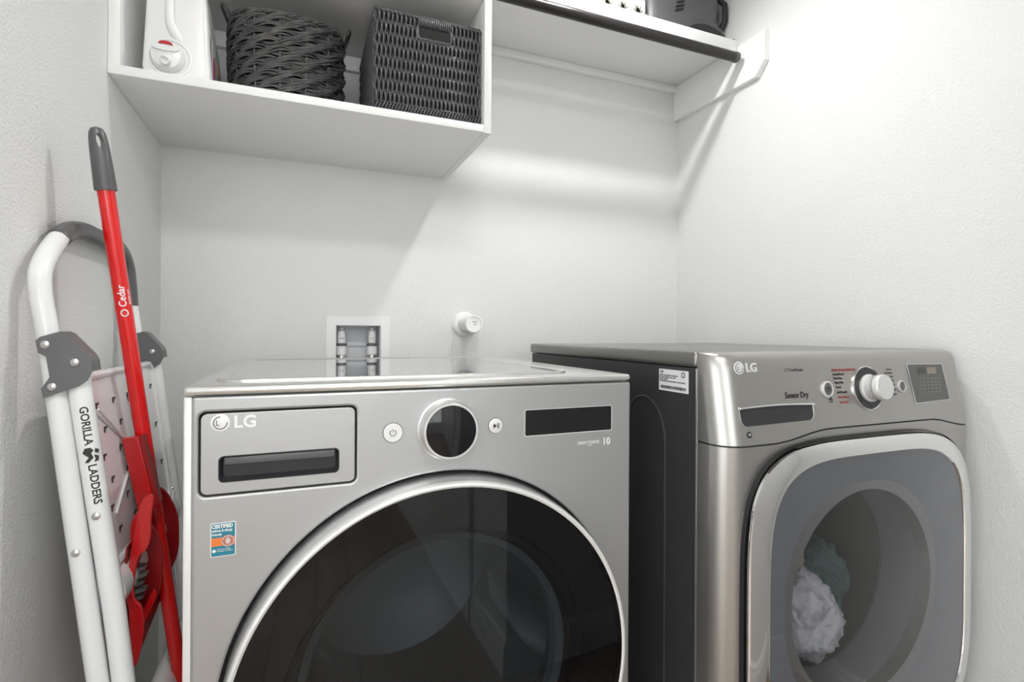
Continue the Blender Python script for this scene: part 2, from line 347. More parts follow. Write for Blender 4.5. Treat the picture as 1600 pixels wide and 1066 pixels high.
# ------------------------------------------------------------------ capped pipe
Pp = thing('capped_pipe', 'short white capped pipe stub with round flange on the back wall', 'pipe', (.505, YB, 1.102))
Mp = Matrix.Translation((.505, YB-.0005, 1.102)) @ Matrix.Rotation(PI/2, 4, 'X')
G().lathe([(.001, 0), (.041, 0), (.041, .006), (.036, .012), (.03, .014), (.001, .014)], Mp, 48).build('flange', M_WHITEP, Pp, True)
G().lathe([(.025, .013), (.025, .082)], Mp, 48).build('pipe_stub', M_WHITEP, Pp, True)
G().lathe([(.0255, .076), (.0285, .078), (.0285, .108), (.027, .110), (.0225, .110), (.0215, .107), (.0005, .107)], Mp, 48).build('end_cap', M_WHITEP, Pp, True)
text('cap_print', 'PVC', .008, FRONT(.508, YB-.1078, 1.107), M_INKG, Pp, 'CENTER')
text('cap_print', 'IPS', .006, FRONT(.508, YB-.1078, 1.099), M_INKG, Pp, 'CENTER')

# ------------------------------------------------------------------ washer
WX0, WX1, WY, WYB = -.138, .548, .783, 1.485
W = thing('washing_machine', 'silver front load washer with large black round door under the left cubby', 'washing machine', ((WX0+WX1)/2, 1.13, 0))
G().box(WX0, WX1, WY+.0175, WYB, .02, .9885).build('cabinet', M_CAB_L, W)
for x in (WX0+.05, WX1-.05):
    for y in (WY+.08, WYB-.08): G().lathe([(.001, 0), (.022, 0), (.022, .012), (.012, .014), (.012, .0205)], Matrix.Translation((x, y, 0)), 16).build('foot', M_GASKET, W, True)
rbox('front_flange', WX0, WX0+.0095, WY+.003, WY+.013, .02, .9885, M_WSATIN, W, .0015)
DX0, DX1, DZ0, DZ1 = -.1205, .0778, .8575, .9685
HX0, HX1, HZ0, HZ1 = -.0966, .0530, .8755, .9085
DCX, DCZ, DR = .210, .549, .306
plate('front_panel', [rrect(WX0+.0095, WX1, .02, .9885, .004, 3), rrect(DX0, DX1, DZ0, DZ1, .009), circ(DCX, DCZ, DR+.006, 128)], .014, FRONT(0, WY, 0), M_STEEL, W, .0035)
G().box(WX0+.012, WX1-.01, WY+.0155, WY+.017, .03, .985).build('panel_backing', M_DARK, W)
dr = plate('detergent_drawer', [rrect(DX0+.0022, DX1-.0022, DZ0+.0022, DZ1-.0022, .008), rrect(HX0, HX1, HZ0, HZ1, .006)], .010, FRONT(0, WY, 0), M_STEEL, W, .0012)
g = G()
hy = WY+.0150
secs = [[(x, y, z) for x, z in rrect(HX0+i_, HX1-i_, HZ0+i_, HZ1-i_, .006-i_*.5)] for y, i_ in ((WY+.0005, -.0014), (WY-.0006, -.001), (WY-.0006, 0), (WY+.004, .001), (hy, .003))]
G().loft(secs, False, True).build('handle_recess', M_RECESS, dr, True)
rbox('grip_lip', HX0+.006, HX1-.005, WY+.0008, WY+.006, HZ1-.011, HZ1-.0012, M_GREYP, dr, .001)
lg = G().lathe([(.0005, 0), (.0115, 0), (.0115, .0008), (.0105, .0012), (.0005, .0014)], FRONT(-.0955, WY, .9540), 32).build('brand_emblem', M_WINK, dr, True)
text('emblem_letters', 'L', .010, FRONT(-.0985, WY-.0016, .9535), M_INKG, lg, 'CENTER')
G().tube([(-.0955+.008*math.cos(a), WY-.0016, .954+.008*math.sin(a)) for a in [PI/2+k*(1.5*PI)/14 for k in range(15)]], .0006, 5).build('emblem_arc', M_INKG, lg)
text('brand_lettering', 'LG', .0225, FRONT(-.0800, WY-.0007, .9535), M_WINK, dr, 'LEFT', .0007, 1.0, .0006)
# controls
def power_icon(parent, x, y, z, r, m, tilt=0):
    M = FRONT(x, y, z, tilt); g = G()
    g.tube([M @ Vector((r*math.sin(a), r*math.cos(a), 0)) for a in [.55+k*(2*PI-1.1)/16 for k in range(17)]], r*.13, 5)
    g.tube([M @ Vector((0, r*.25, 0)), M @ Vector((0, r*1.25, 0))], r*.13, 5)
    return g.build('power_symbol', m, parent)
b1 = G().lathe([(.0142, -.002), (.0142, .0012), (.0128, .0016), (.0128, .0008), (.0005, .0008)], FRONT(.1296, WY, .9257), 40).build('power_button', M_WSATIN, W, True)
G().lathe([(.0150, .0002), (.0150, .0006), (.0140, .0006)], FRONT(.1296, WY, .9257), 40, cap=False).build('button_ring', M_DARK, b1, True)
power_icon(b1, .1296, WY-.0012, .9255, .0045, M_INKG)
b2 = G().lathe([(.0118, -.002), (.0118, .0014), (.0108, .0018), (.0005, .0012)], FRONT(.2915, WY, .9262), 40).build('start_button', M_WSATIN, W, True)
G().lathe([(.0125, .0002), (.0125, .0006), (.0118, .0006)], FRONT(.2915, WY, .9262), 40, cap=False).build('button_ring', M_DARK, b2, True)
g = G(); M = FRONT(.2915, WY-.0022, .9262)
g.add([M @ Vector(p) for p in ((-.004, -.004, 0), (-.004, .004, 0), (.0015, 0, 0))], [(0, 1, 2)])
for x in (.0024, .0044): g.add([M @ Vector(p) for p in ((x, -.004, 0), (x+.001, -.004, 0), (x+.001, .004, 0), (x, .004, 0))], [(0, 1, 2, 3)])
g.build('start_symbol', M_INK, b2)
dl = G().lathe([(.0470, -.001), (.0470, .002), (.0445, .003), (.0432, .022), (.0418, .0245), (.0388, .0245), (.0385, .0235)], FRONT(.2125, WY, .9265), 72, cap=False).build('dial', M_SATIN, W, True)
G().lathe([(.0388, .0236), (.0375, .0242), (.0005, .0245)], FRONT(.2125, WY, .9265), 72).build('dial_face', M_BLACK, dl, True)
plate('display', [rrect(.3432, .5080, .9060, .9480, .003)], .0012, FRONT(0, WY-.0006, 0, 0), M_SCREEN, W, .0003)
plate('display_bezel', [rrect(.3424, .5094, .9048, .9486, .0035), rrect(.3434, .5078, .9062, .9478, .003)], .0012, FRONT(0, WY-.0004, 0), M_PALE, W, .0002)
text('badge_number', '10', .0170, FRONT(.4900, WY-.0004, .8860), M_PALE, W, 'LEFT', .0004, .95)
text('badge_lettering', 'DIRECTDRIVE', .0070, FRONT(.4840, WY-.0004, .8865), M_PALE, W, 'RIGHT', .0001)
text('badge_small_print', 'YEAR', .0034, FRONT(.4650, WY-.0004, .8815), M_PALE, W, 'CENTER')
# certification sticker
st = plate('certification_label', [rrect(-.1064, -.0765, .7772, .8222, .002)], .0004, FRONT(0, WY-.0003, 0), M_PAPER, W)
plate('label_teal_field', [rrect(-.1052, -.0777, .7784, .8210, .0015)], .0002, FRONT(0, WY-.0006, 0), M_TEAL, st)
plate('label_orange_band', [rrect(-.1052, -.0777, .7915, .8025, .0005)], .0002, FRONT(0, WY-.0009, 0), M_ORNG, st)
plate('label_round_seal', [circ(-.0858, .7975, .0078, 32)], .0002, FRONT(0, WY-.0012, 0), mat('seal_brown', (.45, .10, .03), .4), st)
g = G()
for rr_ in (.0072, .0060): g.tube([(-.0858+rr_*math.cos(a), WY-.0014, .7975+rr_*math.sin(a)) for a in [2*PI*k/24 for k in range(24)]], .00025, 4, True)
for a in range(5):
    an = a*2*PI/5+.3; g.tube([(-.0858+.0018*math.cos(an)+.0018*math.cos(b_), WY-.0014, .7975+.0024*math.sin(an)+.0018*math.sin(b_)) for b_ in [2*PI*k/10 for k in range(10)]], .0004, 4, True)
g.build('seal_print', M_PAPER, st)
text('label_title', 'CERTIFIED', .0066, FRONT(-.1045, WY-.0009, .8172), M_WINK, st, 'LEFT', .00028, .80)
text('label_text', 'asthma & allergy', .0043, FRONT(-.1045, WY-.0009, .8118), M_WINK, st, 'LEFT', .00012, .84)
text('label_text', 'friendly', .0043, FRONT(-.1045, WY-.0009, .8068), M_WINK, st, 'LEFT', .00012, .9)
text('label_text', 'Asthma and Allergy\nFoundation of America', .0025, FRONT(-.0985, WY-.0009, .7860), M_WINK, st, 'LEFT', 0, .8)
plate('label_logo', [circ(-.1020, .7855, .0022, 16)], .0002, FRONT(0, WY-.0009, 0), M_WINK, st)
# lid
lid = rbox('top_panel', WX0, WX1, WY-.001, WYB, .9905, 1.0022, M_LID, W, .0045, 3)
GX0, GX1, GY0, GY1 = -.112, .462, .832, 1.425
def ring_secs(g, prof):
    secs = [[(x, y, z) for x, y in rrect(GX0+i_, GX1-i_, GY0+i_, GY1-i_, max(.045-i_, .004), 10)] for i_, z in prof]
    return g.loft(secs, False, False)
ring_secs(G(), [(0, 1.0020), (.0005, 1.0058), (.003, 1.0068), (.006, 1.0062), (.0075, 1.0048)]).build('glass_rim', M_LID, lid, True)
g = G(); g.loft([[(x, y, z) for x, y in rrect(GX0+.0072, GX1-.0072, GY0+.0072, GY1-.0072, .038, 10)] for z in (1.0021, 1.0050)], False, True)
g.build('glass_top', M_LIDGLASS, lid)
# door
Md = FRONT(DCX, WY, DCZ)
door = G().lathe([(DR+.001, -.012), (DR+.001, .006), (DR-.001, .022), (DR-.002, .030)], Md, 128, cap=False).build('door', M_SATIN, W, True)
G().lathe([(DR-.002, .029), (DR-.001, .034), (DR-.003, .0395), (DR-.0065, .041), (DR-.0095, .039)], Md, 128, cap=False).build('door_rim', M_WSATIN, door, True)
gp = [(DR-.0092-.0*k, .0385+.010*(1-((DR-.0092)*(1-k/10)/(DR-.0092))**2)) for k in range(1)]
gp = [((DR-.0092)*(1-k/10) if k < 10 else .0005, .0385+.005*(1-(1-k/10)**2)) for k in range(11)]
G().lathe(gp, Md, 128, cap=False).build('door_glass', M_WGLASS, door, True)
G().lathe([(DR-.010, .030), (DR-.03, .033), (.235, .032), (.225, .020), (.222, .0), (.212, -.012)], Md, 128, cap=False).build('door_frame_black', M_BLACK, door, True)
G().lathe([(.212, -.011), (.200, -.016), (.196, -.030), (.205, -.042), (.205, -.060)], Md, 96, cap=False).build('gasket', M_GASKET, W, True)
# drum (steel cylinder with dimples and paddles)
g = G().lathe([(.250, -.062), (.250, -.44), (.235, -.47), (.0005, -.475)], Md, 96, cap=False)
drum = g.build('drum', M_DRUM, W, True)
M_PAD = mat('paddle_grey', (.35, .36, .37), .3)
for k in range(3):
    a = PI/2+.25+k*2*PI/3; ca, sa = math.cos(a), math.sin(a)
    secs = []
    for h, wd, ht in ((-.08, .018, .012), (-.14, .035, .055), (-.30, .035, .06), (-.42, .02, .02)):
        q = []
        for j in range(9):
            u = -1+2*j/8; q.append(Md @ Vector((ca*(.249-ht*(1-u*u))-sa*u*wd, sa*(.249-ht*(1-u*u))+ca*u*wd, h)))
        secs.append(q)
    G().loft(secs).build('drum_paddle', M_PAD, drum, True)
g = G()
for i in range(7):
    for j in range(6):
        a = PI*.42+i*.035; g.lathe([(.0005, .002), (.002, .001), (.0025, 0)], Md @ Matrix.Translation((math.cos(a)*.248, math.sin(a)*.248, -.10-.02*j)) @ Matrix.Rotation(a, 4, 'Z') @ Matrix.Rotation(-PI/2, 4, 'Y'), 8)
for i in range(16):
    for j in range(9):
        a = PI*.8+i*.055; g.lathe([(.0005, .003), (.0025, .0015), (.003, 0)], Md @ Matrix.Translation((math.cos(a)*.248, math.sin(a)*.248, -.10-.032*j)) @ Matrix.Rotation(a, 4, 'Z') @ Matrix.Rotation(-PI/2, 4, 'Y'), 8)
g.build('drum_dimples', M_CHROME, drum, True)

# ------------------------------------------------------------------ dryer
DX, DW = .655, .690; DXR = DX+DW; DYS, DYB = .7345, 1.443
TS = .156   # slope of the control panel face
def PY(z): return .664+(z-.885)*TS
TILT = math.atan(TS)
D = thing('clothes_dryer', 'graphite front load dryer with chrome framed door beside the right wall', 'clothes dryer', ((DX+DXR)/2, 1.08, 0))
G().box(DX, DXR, DYS+.002, DYB, .02, 1.0135).build('cabinet', M_CAB_D, D)
for x in (DX+.05, DXR-.05):
    for y in (DYS+.06, DYB-.08): G().lathe([(.001, 0), (.022, 0), (.022, .012), (.012, .014), (.012, .0205)], Matrix.Translation((x, y, 0)), 16).build('foot', M_GASKET, D, True)
arch = [(DX-.0005, .8205, z) for z in (.10, .3, .5, .7, .86)]+[(DX-.0005, .8205+.066*(1-math.cos(a)), .86+.088*math.sin(a)) for a in [PI*k/12 for k in range(1, 12)]]+[(DX-.0005, .9525, z) for z in (.86, .6, .1)]
G().tube(arch, .0022, 6).build('side_embossing', M_CAB_D, D, True)
rbox('edge_strip', DX-.0012, DX+.006, DYS-.002, DYS+.003, .03, 1.013, M_SATIN, D, .0006)
rbox('top_panel', DX-.004, DXR+.002, DYS, DYB+.008, 1.0150, 1.0425, M_TOP_D, D, .006, 3)
def plan(yf, z, r=.042, inset=0.0, bow=.010):
    """plan outline of the dryer front: rounded front corners, slight bow"""
    x0, x1 = DX-.001+inset, DXR+.001-inset; yb = DYS-.0008; P_ = [(x0, yb)]
    n = 8
    for k in range(n+1):
        a = PI/2*k/n; P_.append((x0+r*(1-math.cos(a)), yf+r-r*math.sin(a)))
    for k in range(1, 24): P_.append((x0+r+(x1-x0-2*r)*k/24, yf))
    for k in range(n+1):
        a = PI/2*k/n; P_.append((x1-r+r*math.sin(a), yf+r-r*math.cos(a)))
    P_.append((x1, yb))
    return P_
def hump(x):
    def s(t): t = min(1, max(0, t)); return t*t*(3-2*t)
    return .018*s((x-.76)/.14)*s((DXR-.03-x)/.12)
secs = [[(x, y+.012, .8865+hump(x)) for x, y in plan(PY(.8865), .8865)]]
secs[0][0] = (DX-.001, DYS-.0008, .8865); secs[0][-1] = (DXR+.001, DYS-.0008, .8865)
secs[0] = [(x, min(y, DYS-.0008), z) for x, y, z in secs[0]]
for zz, ins in ((.8865, .0), (.93, 0), (.98, 0), (1.015, 0), (1.028, .001), (1.036, .004), (1.0405, .010), (1.0425, .020)):
    q = []
    for x, y in plan(PY(zz)+(ins*.9), zz, inset=ins*.3): q.append((x, min(y, DYS-.0008), zz+(hump(x) if zz < .89 else 0)))
    secs.append(q)
cp = G().loft(secs, False, True).build('control_panel', M_STEEL_D, D, True)
DCx, DCz, DA, DB = .998, .585, .311, .300
secs = []
for zz in (.03, .3, .6, .8, .8835):
    secs.append([(x, y, zz+(hump(x) if zz > .88 else 0)) for x, y in plan(.664, zz)])
secs.append([(x, min(y+.012, DYS-.0008), z) for x, y, z in secs[-1]])
G().loft(secs, True, False).build('front_panel', M_STEEL_D, D, True)
G().loft([[(x, y, z+hump(x)) for x, y in plan(PY(.886)+.0015, .886, inset=.001)] for z in (.8825, .8875)], False, False).build('panel_seam', M_DARK, D)
def PM(x, z, off=.0005): return FRONT(x, PY(z)-off, z, TILT)
# logo
lg = G().lathe([(.0005, 0), (.0112, 0), (.0112, .0006), (.0005, .0010)], PM(.700, 1.0165, .0), 32).build('brand_emblem', M_WSATIN, cp, True)
text('emblem_letters', 'L', .009, PM(.698, 1.016, .0014), M_INKG, lg, 'CENTER')
Mq = PM(.700, 1.0165, .0012)
G().tube([Mq @ Vector((.0078*math.cos(a), .0078*math.sin(a), 0)) for a in [PI/2+k*(1.5*PI)/14 for k in range(15)]], .0005, 5).build('emblem_arc', M_INKG, lg)
text('brand_lettering', 'LG', .0215, PM(.7155, 1.0160), M_WSATIN, cp, 'LEFT', .0006, 1.0, .0005)
text('feature_lettering', 'TrueSteam', .0085, PM(.853, 1.0105), M_INKG, cp, 'RIGHT', .0001)
G().tube([PM(.8095, 1.0105) @ Vector((.0032*math.cos(a), .0032*math.sin(a), 0)) for a in [2*PI*k/16 for k in range(16)]], .0004, 4, True).build('feature_symbol', M_INKG, cp)
text('feature_lettering', 'Sensor Dry', .0150, PM(.8585, .9655), M_INK, cp, 'RIGHT', .0002, .84)
# drawer/handle pocket
out = [(.688, .9510), (.8655, .9510), (.8655, .9340)]+[(.8655-.014*(1-math.cos(a)), .9340-.014*math.sin(a)) for a in [PI/2*k/6 for k in range(1, 7)]]+[(.702, .9175)]+[(.702-.012*math.sin(a), .9175+.014*(1-math.cos(a))) for a in [PI/2*k/6 for k in range(1, 7)]]
def pw(x, z, off): v = FRONT(0, PY(.935), .935, TILT); return v @ Vector((x, (z-.935)/math.cos(TILT), off))
cx_, cz_ = .777, .933
pk = G().loft([[pw(cx_+(x-cx_)*s_, cz_+(z-cz_)*s_, o_) for x, z in out] for s_, o_ in ((1.012, .0002), (1.010, .0016), (.985, .0016), (.980, .0006))], False, False).build('drawer_trim', M_CHROME, cp)
G().loft([[pw(x, z, o_) for x, z in [(cx_+(a-cx_)*.985, cz_+(b-cz_)*.985) for a, b in out]] for o_ in (.0004, .0009)]).build('drawer_pocket', M_RECESS, pk)
pts = [pw(.690+.1755*k/10, .9485+.0025*math.sin(PI*k/10), .003) for k in range(11)]
G().tube(pts, .0028, 8, flat=.7).build('drawer_grip', M_CHROME, pk, True)
# small round energy mark
em = plate('round_mark', [circ(0, 0, .0055, 24)], .0004, PM(.7065, .9040, .0006), M_INK, cp)
text('mark_letters', 'SP', .006, PM(.7065, .9040, .0012), M_PALE, em, 'CENTER')
# power and pause buttons
b3 = G().lathe([(.0150, -.001), (.0150, .003), (.0125, .0045), (.0118, .0030), (.0118, .0015), (.0005, .0015)], PM(.9085, .9730, 0), 40).build('power_button', M_WSATIN, cp, True)
G().lathe([(.0116, .0016), (.0105, .0026), (.0005, .0030)], PM(.9085, .9730, 0), 40).build('button_face', M_BTN, b3, True)
v_ = PM(.9085, .9730, .0034); g = G()
g.tube([v_ @ Vector((.0042*math.sin(a), .0042*math.cos(a), 0)) for a in [.5+k*(2*PI-1)/14 for k in range(15)]], .0005, 5); g.tube([v_ @ Vector((0, .001, 0)), v_ @ Vector((0, .0052, 0))], .0005, 5)
g.build('power_symbol', M_INK, b3)
b4 = G().lathe([(.0118, -.001), (.0118, .003), (.0098, .0042), (.0092, .0030), (.0092, .0015), (.0005, .0015)], PM(1.1215, .9715, 0), 40).build('pause_button', M_WSATIN, cp, True)
G().lathe([(.0091, .0016), (.0085, .0024), (.0005, .0028)], PM(1.1215, .9715, 0), 40).build('button_face', M_BTN, b4, True)
text('child_lock_print', 'CHILD\nLOCK', .0038, PM(.915, .952), M_INK, cp, 'CENTER')
plate('child_lock_symbol', [circ(0, 0, .0032, 16)], .0003, PM(.915, .958, .0006), M_INKG, cp)
# cycle knob
KX, KZ = 1.0205, .9715
kr = G().lathe([(.0425, -.001), (.0425, .0025), (.0410, .0035), (.0400, .0022)], PM(KX, KZ, 0), 64, cap=False).build('knob_ring', M_CHROME, cp, True)
G().lathe([(.0402, .0018), (.0260, .0030), (.0245, .0030)], PM(KX, KZ, 0), 64).build('knob_well', M_RECESS, kr, True)
kb = G().lathe([(.0265, .0022), (.0265, .007), (.0235, .009), (.0232, .022), (.0240, .0232), (.0240, .0330), (.0225, .0350), (.0005, .0355)], PM(KX, KZ, 0), 64).build('cycle_knob', M_WSATIN, cp, True)
kk = PM(KX, KZ, 0)
G().tube([kk @ Vector((.0241*math.cos(a), .0241*math.sin(a), .0230)) for a in [2*PI*k/48 for k in range(48)]], .0005, 4, True).build('knob_groove', M_INKG, kb)
left = [('STEAM CYCLES & SENSOR DRY', 1.0075, M_INKR), ('Cotton/Normal', 1.0000, M_INK), ('Perm. Press', .9925, M_INK), ('Heavy Duty', .9845, M_INK), ('Towels', .9760, M_INK), ('Anti Bacterial', .9665, M_INK), ('Steam Sanitary', .9575, M_INKR), ('Steam Fresh', .9480, M_INKR)]
for k, (s_, z, m_) in enumerate(left): text('cycle_name', s_, .0062, PM(.9270+.0015*k, z), m_, cp, 'LEFT', .0001, .78)
right = [('Delicates', 1.0060), ('Ultra Delicate', .9990), ('Jeans', .9920), ('Speed Dry', .9840), ('Air Dry', .9760), ('Rack Dry', .9660), ('Time Dry', .9570)]
for k, (s_, z) in enumerate(right): text('cycle_name', s_, .0056, PM(1.1000+.0008*k, z), M_INKG, cp, 'RIGHT', 0, .75)
g = G()
for k, (s_, z, m_) in enumerate(left[1:]):
    M_ = PM(0, z); g.add([M_ @ Vector(p) for p in ((.963+.0015*k, -.0001, 0), (.985-.003*abs(3-k), -.0001, 0), (.985-.003*abs(3-k), .0002, 0), (.963+.0015*k, .0002, 0))], [(0, 1, 2, 3)])
g.build('cycle_lines', M_INKR, cp)
# display (slanted rectangle)
dq = [(1.1475, 1.0150), (1.2640, 1.0140), (1.2720, .9400), (1.1580, .9365)]
sc_ = plate('display', [[(x-1.21, (z-.976)/math.cos(TILT)) for x, z in dq]], .0012, PM(1.21, .976, .0012), mat('display_grey', (.12, .12, .115), .25), cp)
g = G(); g.tube([PM(1.21, .976, .0013) @ Vector((x-1.21, (z-.976)/math.cos(TILT), 0)) for x, z in dq], .0008, 5, True); g.build('display_frame', M_PALE, sc_)
g = G()
def dbar(g, x, z, w_, h_):
    M_ = PM(x, z, .0016); g.add([M_ @ Vector(p) for p in ((0, 0, 0), (w_, 0, 0), (w_, h_, 0), (0, h_, 0))], [(0, 1, 2, 3)])
for i in range(6):
    for j in range(5): dbar(g, 1.178+i*.0125+.0006*j, .957+.0068*j, .0065, .0016)
g.build('display_marks', M_INKG if False else mat('display_print', (.30, .30, .28), .4), sc_)
g = G(); dbar(g, 1.180, .9945, .030, .013); g.build('display_window', mat('lcd_dark', (.07, .07, .065), .3), sc_)
g = G(); dbar(g, 1.210, .9945, .030, .013); g.build('display_tan_window', mat('lcd_tan', (.30, .27, .21), .3), sc_)  # tan rectangle beside the dark one, plain colour
# door
def seci(a, b, y, e=4.4): return [(x, y, z) for x, z in sellip(DCx, DCz, a, b, e)]
ddoor = G().loft([seci(DA+.004, DB+.004, .6635), seci(DA+.003, DB+.003, .655)], False, False).build('door', M_DARK, D, True)
G().loft([seci(DA-.002, DB-.002, .663), seci(DA, DB, .658), seci(DA-.002, DB-.002, .650), seci(DA-.012, DB-.010, .6445), seci(DA-.030, DB-.022, .6405), seci(DA-.040, DB-.029, .6405), seci(DA-.0415, DB-.0305, .6430)], False, False).build('door_frame', M_CHROME, ddoor, True)
ga, gb_ = DA-.0415, DB-.0305
gs = []
for k in range(9):
    f_ = 1-k/9; gs.append(seci(ga*f_, gb_*f_, .6425-.016*(1-f_*f_), 4.4-1.8*k/9))
gg = G().loft(gs, False, True); gg.build('door_glass', M_DGLASS, ddoor, True)
def mix(a, b, t): return [tuple(p[i]*(1-t)+q[i]*t for i in range(3)) for p, q in zip(a, b)]
IC, IR = (1.000, .585), .200
s0 = seci(ga+.001, gb_+.001, .6440); s1 = [(IC[0]+IR*math.cos(2*PI*k/96), .668, IC[1]+IR*math.sin(2*PI*k/96)) for k in range(96)]
s2 = [(IC[0]+(IR-.006)*math.cos(2*PI*k/96), .700, IC[1]+(IR-.006)*math.sin(2*PI*k/96)) for k in range(96)]
G().loft([s0, mix(s0, s1, .15), mix(s0, s1, .6), s1], False, False).build('door_liner', M_BOWL, ddoor, True)
G().loft([s1, s2, [(p[0], .76, p[2]) for p in s2]], False, False).build('door_bowl_ring', M_GASKET, ddoor, True)
dm = G().lathe([(.193, -.10), (.29, -.11), (.31, -.14), (.31, -.66), (.0005, -.68)], FRONT(IC[0], .664, IC[1]), 96, cap=False).build('drum', mat('dryer_drum_dark', (.10, .10, .10), .4, .5), D, True)
def lump(name, c, s_, m_, seed, label=None, amp=.35):
    bm = bmesh.new(); bmesh.ops.create_icosphere(bm, subdivisions=5, radius=1)
    for v in bm.verts:
        d = v.co.normalized(); q = d*1.6+Vector((seed*7.1, 0, 0)); k = 1+amp*noise.noise(q)+amp*.55*abs(noise.noise(q*2.6))+.10*noise.noise(q*7)
        v.co = Vector((d.x*s_[0]*k, d.y*s_[1]*k, d.z*s_[2]*k))+Vector(c)
    me = bpy.data.meshes.new(name); bm.to_mesh(me); bm.free()
    o = fin(name, me, m_, None, 'all'); return tag(o, label, 'laundry')
# the front panel has to be open where the drum is
def cut_hole(o, M, r, h):
    c_ = G().lathe([(.0005, -h), (r, -h), (r, h), (.0005, h)], M, 96).build('cutter', M_DARK)
    md = o.modifiers.new('cut', 'BOOLEAN'); md.operation = 'DIFFERENCE'; md.object = c_; md.solver = 'EXACT'
    dg = bpy.context.evaluated_depsgraph_get(); dg.update(); me = bpy.data.meshes.new_from_object(o.evaluated_get(dg))
    o.modifiers.clear(); old = o.data; o.data = me; bpy.data.meshes.remove(old); bpy.data.objects.remove(c_)
for o in list(C.objects):
    if o.parent == D and o.name.startswith(('front_panel', 'cabinet')): cut_hole(o, FRONT(IC[0], .72, IC[1]), .196 if o.name.startswith('front') else .32, .75 if o.name.startswith('cab') else .2)
    if o.parent == W and o.name.startswith(('cabinet', 'panel_backing')): cut_hole(o, FRONT(DCX, .78, DCZ), .255, .55)
lump('laundry', (.985, .80, .48), (.075, .07, .085), M_CLOTHW, 1, 'white crumpled laundry at the left inside the dryer door')
lump('laundry', (1.20, .93, .47), (.065, .07, .09), M_CLOTHT, 2, 'teal crumpled laundry behind the white piece inside the dryer')
lump('laundry', (.935, .79, .625), (.026, .03, .05), M_CLOTHB, 3, 'small tan laundry piece above the white one inside the dryer')
# spec label on dryer side
def SM(y, z, off=.0008): return SIDE(DX-off, y, z)
sl = plate('rating_label', [[(-.0418, -.0198), (.0418, -.0198), (.0418, .0215), (-.0418, .0215)]], .0004, SM(.798, .9850), M_PAPER, D)
text('label_brand', 'LG', .0065, SM(.8345, 1.0015, .0012), M_INK, sl, 'LEFT', .0002)
for k, s_ in enumerate(('DRYER  SECHE-LINGE  SECADORA', 'VOLTAGE 120/240V  60Hz  30A', 'MODEL / SERIAL', 'TYPE FRONT LOAD ELECTRIC CLOTHES DRYER')):
    text('label_text', s_, .0034, SM(.837, .9950-.0038*k, .0012), M_INK, sl, 'LEFT')
g = G(); x = -.036; random.seed(3)
while x < .036:
    w_ = random.choice((.0005, .0009, .0014)); M_ = SM(.798, .9725, .0012); g.add([M_ @ Vector(p) for p in ((x, -.003, 0), (x+w_, -.003, 0), (x+w_, .003, 0), (x, .003, 0))], [(0, 1, 2, 3)]); x += w_+random.choice((.0005, .0008))
g.build('barcode', M_INK, sl)
G().tube([SM(.770, .9985, .0012) @ Vector((.0045*math.cos(a), .0045*math.sin(a), 0)) for a in [2*PI*k/20 for k in range(20)]], .0008, 4, True).build('approval_mark', M_INK, sl)

# ------------------------------------------------------------------ ladder
def r1x(z): return -.319+(1.13-z)*.118
def r2x(z): return -.2375+(.69-z)*(.13 if z > .69 else .108)
Lq = thing('step_ladder', 'white folding step ladder with grey handle leaning on the left wall', 'step ladder', (-.17, 1.085, 0))
YN, YF = .885, 1.285
hp = [(-.3195, YN, 1.115), (-.3225, YN+.004, 1.150), (-.3245, .913, 1.177), (-.3255, .94, 1.198)]
h2 = [(-.3265, .962, 1.212), (-.327, 1.00, 1.2275), (-.327, 1.05, 1.2365), (-.327, 1.10, 1.2375), (-.327, 1.20, 1.2375), (-.327, 1.235, 1.234), (-.3265, 1.262, 1.222), (-.325, 1.279, 1.200), (-.3235, YF, 1.17), (-.322, YF, 1.150)]
G().tube(cr([(r1x(z), YN, z) for z in (.012, .3, .6, .9, 1.05)]+hp+[h2[0]]), .0128, 20).build('rear_rail', M_LADW, Lq, True)
G().tube([(r1x(z), YF, z) for z in (.012, .3, .6, .9, 1.05)]+[(-.3215, YF, 1.145)], .0125, 16).build('rear_rail', M_LADW, Lq, True)
hh = [Vector(h2[0])*.8+Vector(hp[-1])*.2]+[Vector(p) for p in h2]+[Vector((-.3205, YF, 1.125))]
G().tube(cr(hh), .0142, 20).build('grip_handle', M_GREYP, Lq, True)
for Y_, rr_ in ((YN, .0134), (YF, .0132)):
    G().tube([(r2x(z), Y_, z) for z in (.012, .3, .6, .69, .8, .9, 1.03)], rr_, 16).build('front_rail', M_LADW, Lq, True)
for f_ in (r1x, r2x):
    for Y_ in (YN, YF): G().tube([(f_(.0), Y_, .0), (f_(.04), Y_, .04)], .0150, 12).build('rubber_foot', M_GREYP, Lq, True)
hin = [(-.3193, 1.0611), (-.3147, 1.066), (-.2934, 1.0733), (-.288, 1.0708), (-.2641, 1.0422), (-.26, 1.0335), (-.2587, 1.0197), (-.2643, 1.0071), (-.2733, .9998), (-.2938, .9923), (-.3105, .9848), (-.3131, .9975), (-.3044, 1.013), (-.3082, 1.04), (-.3168, 1.0452)]
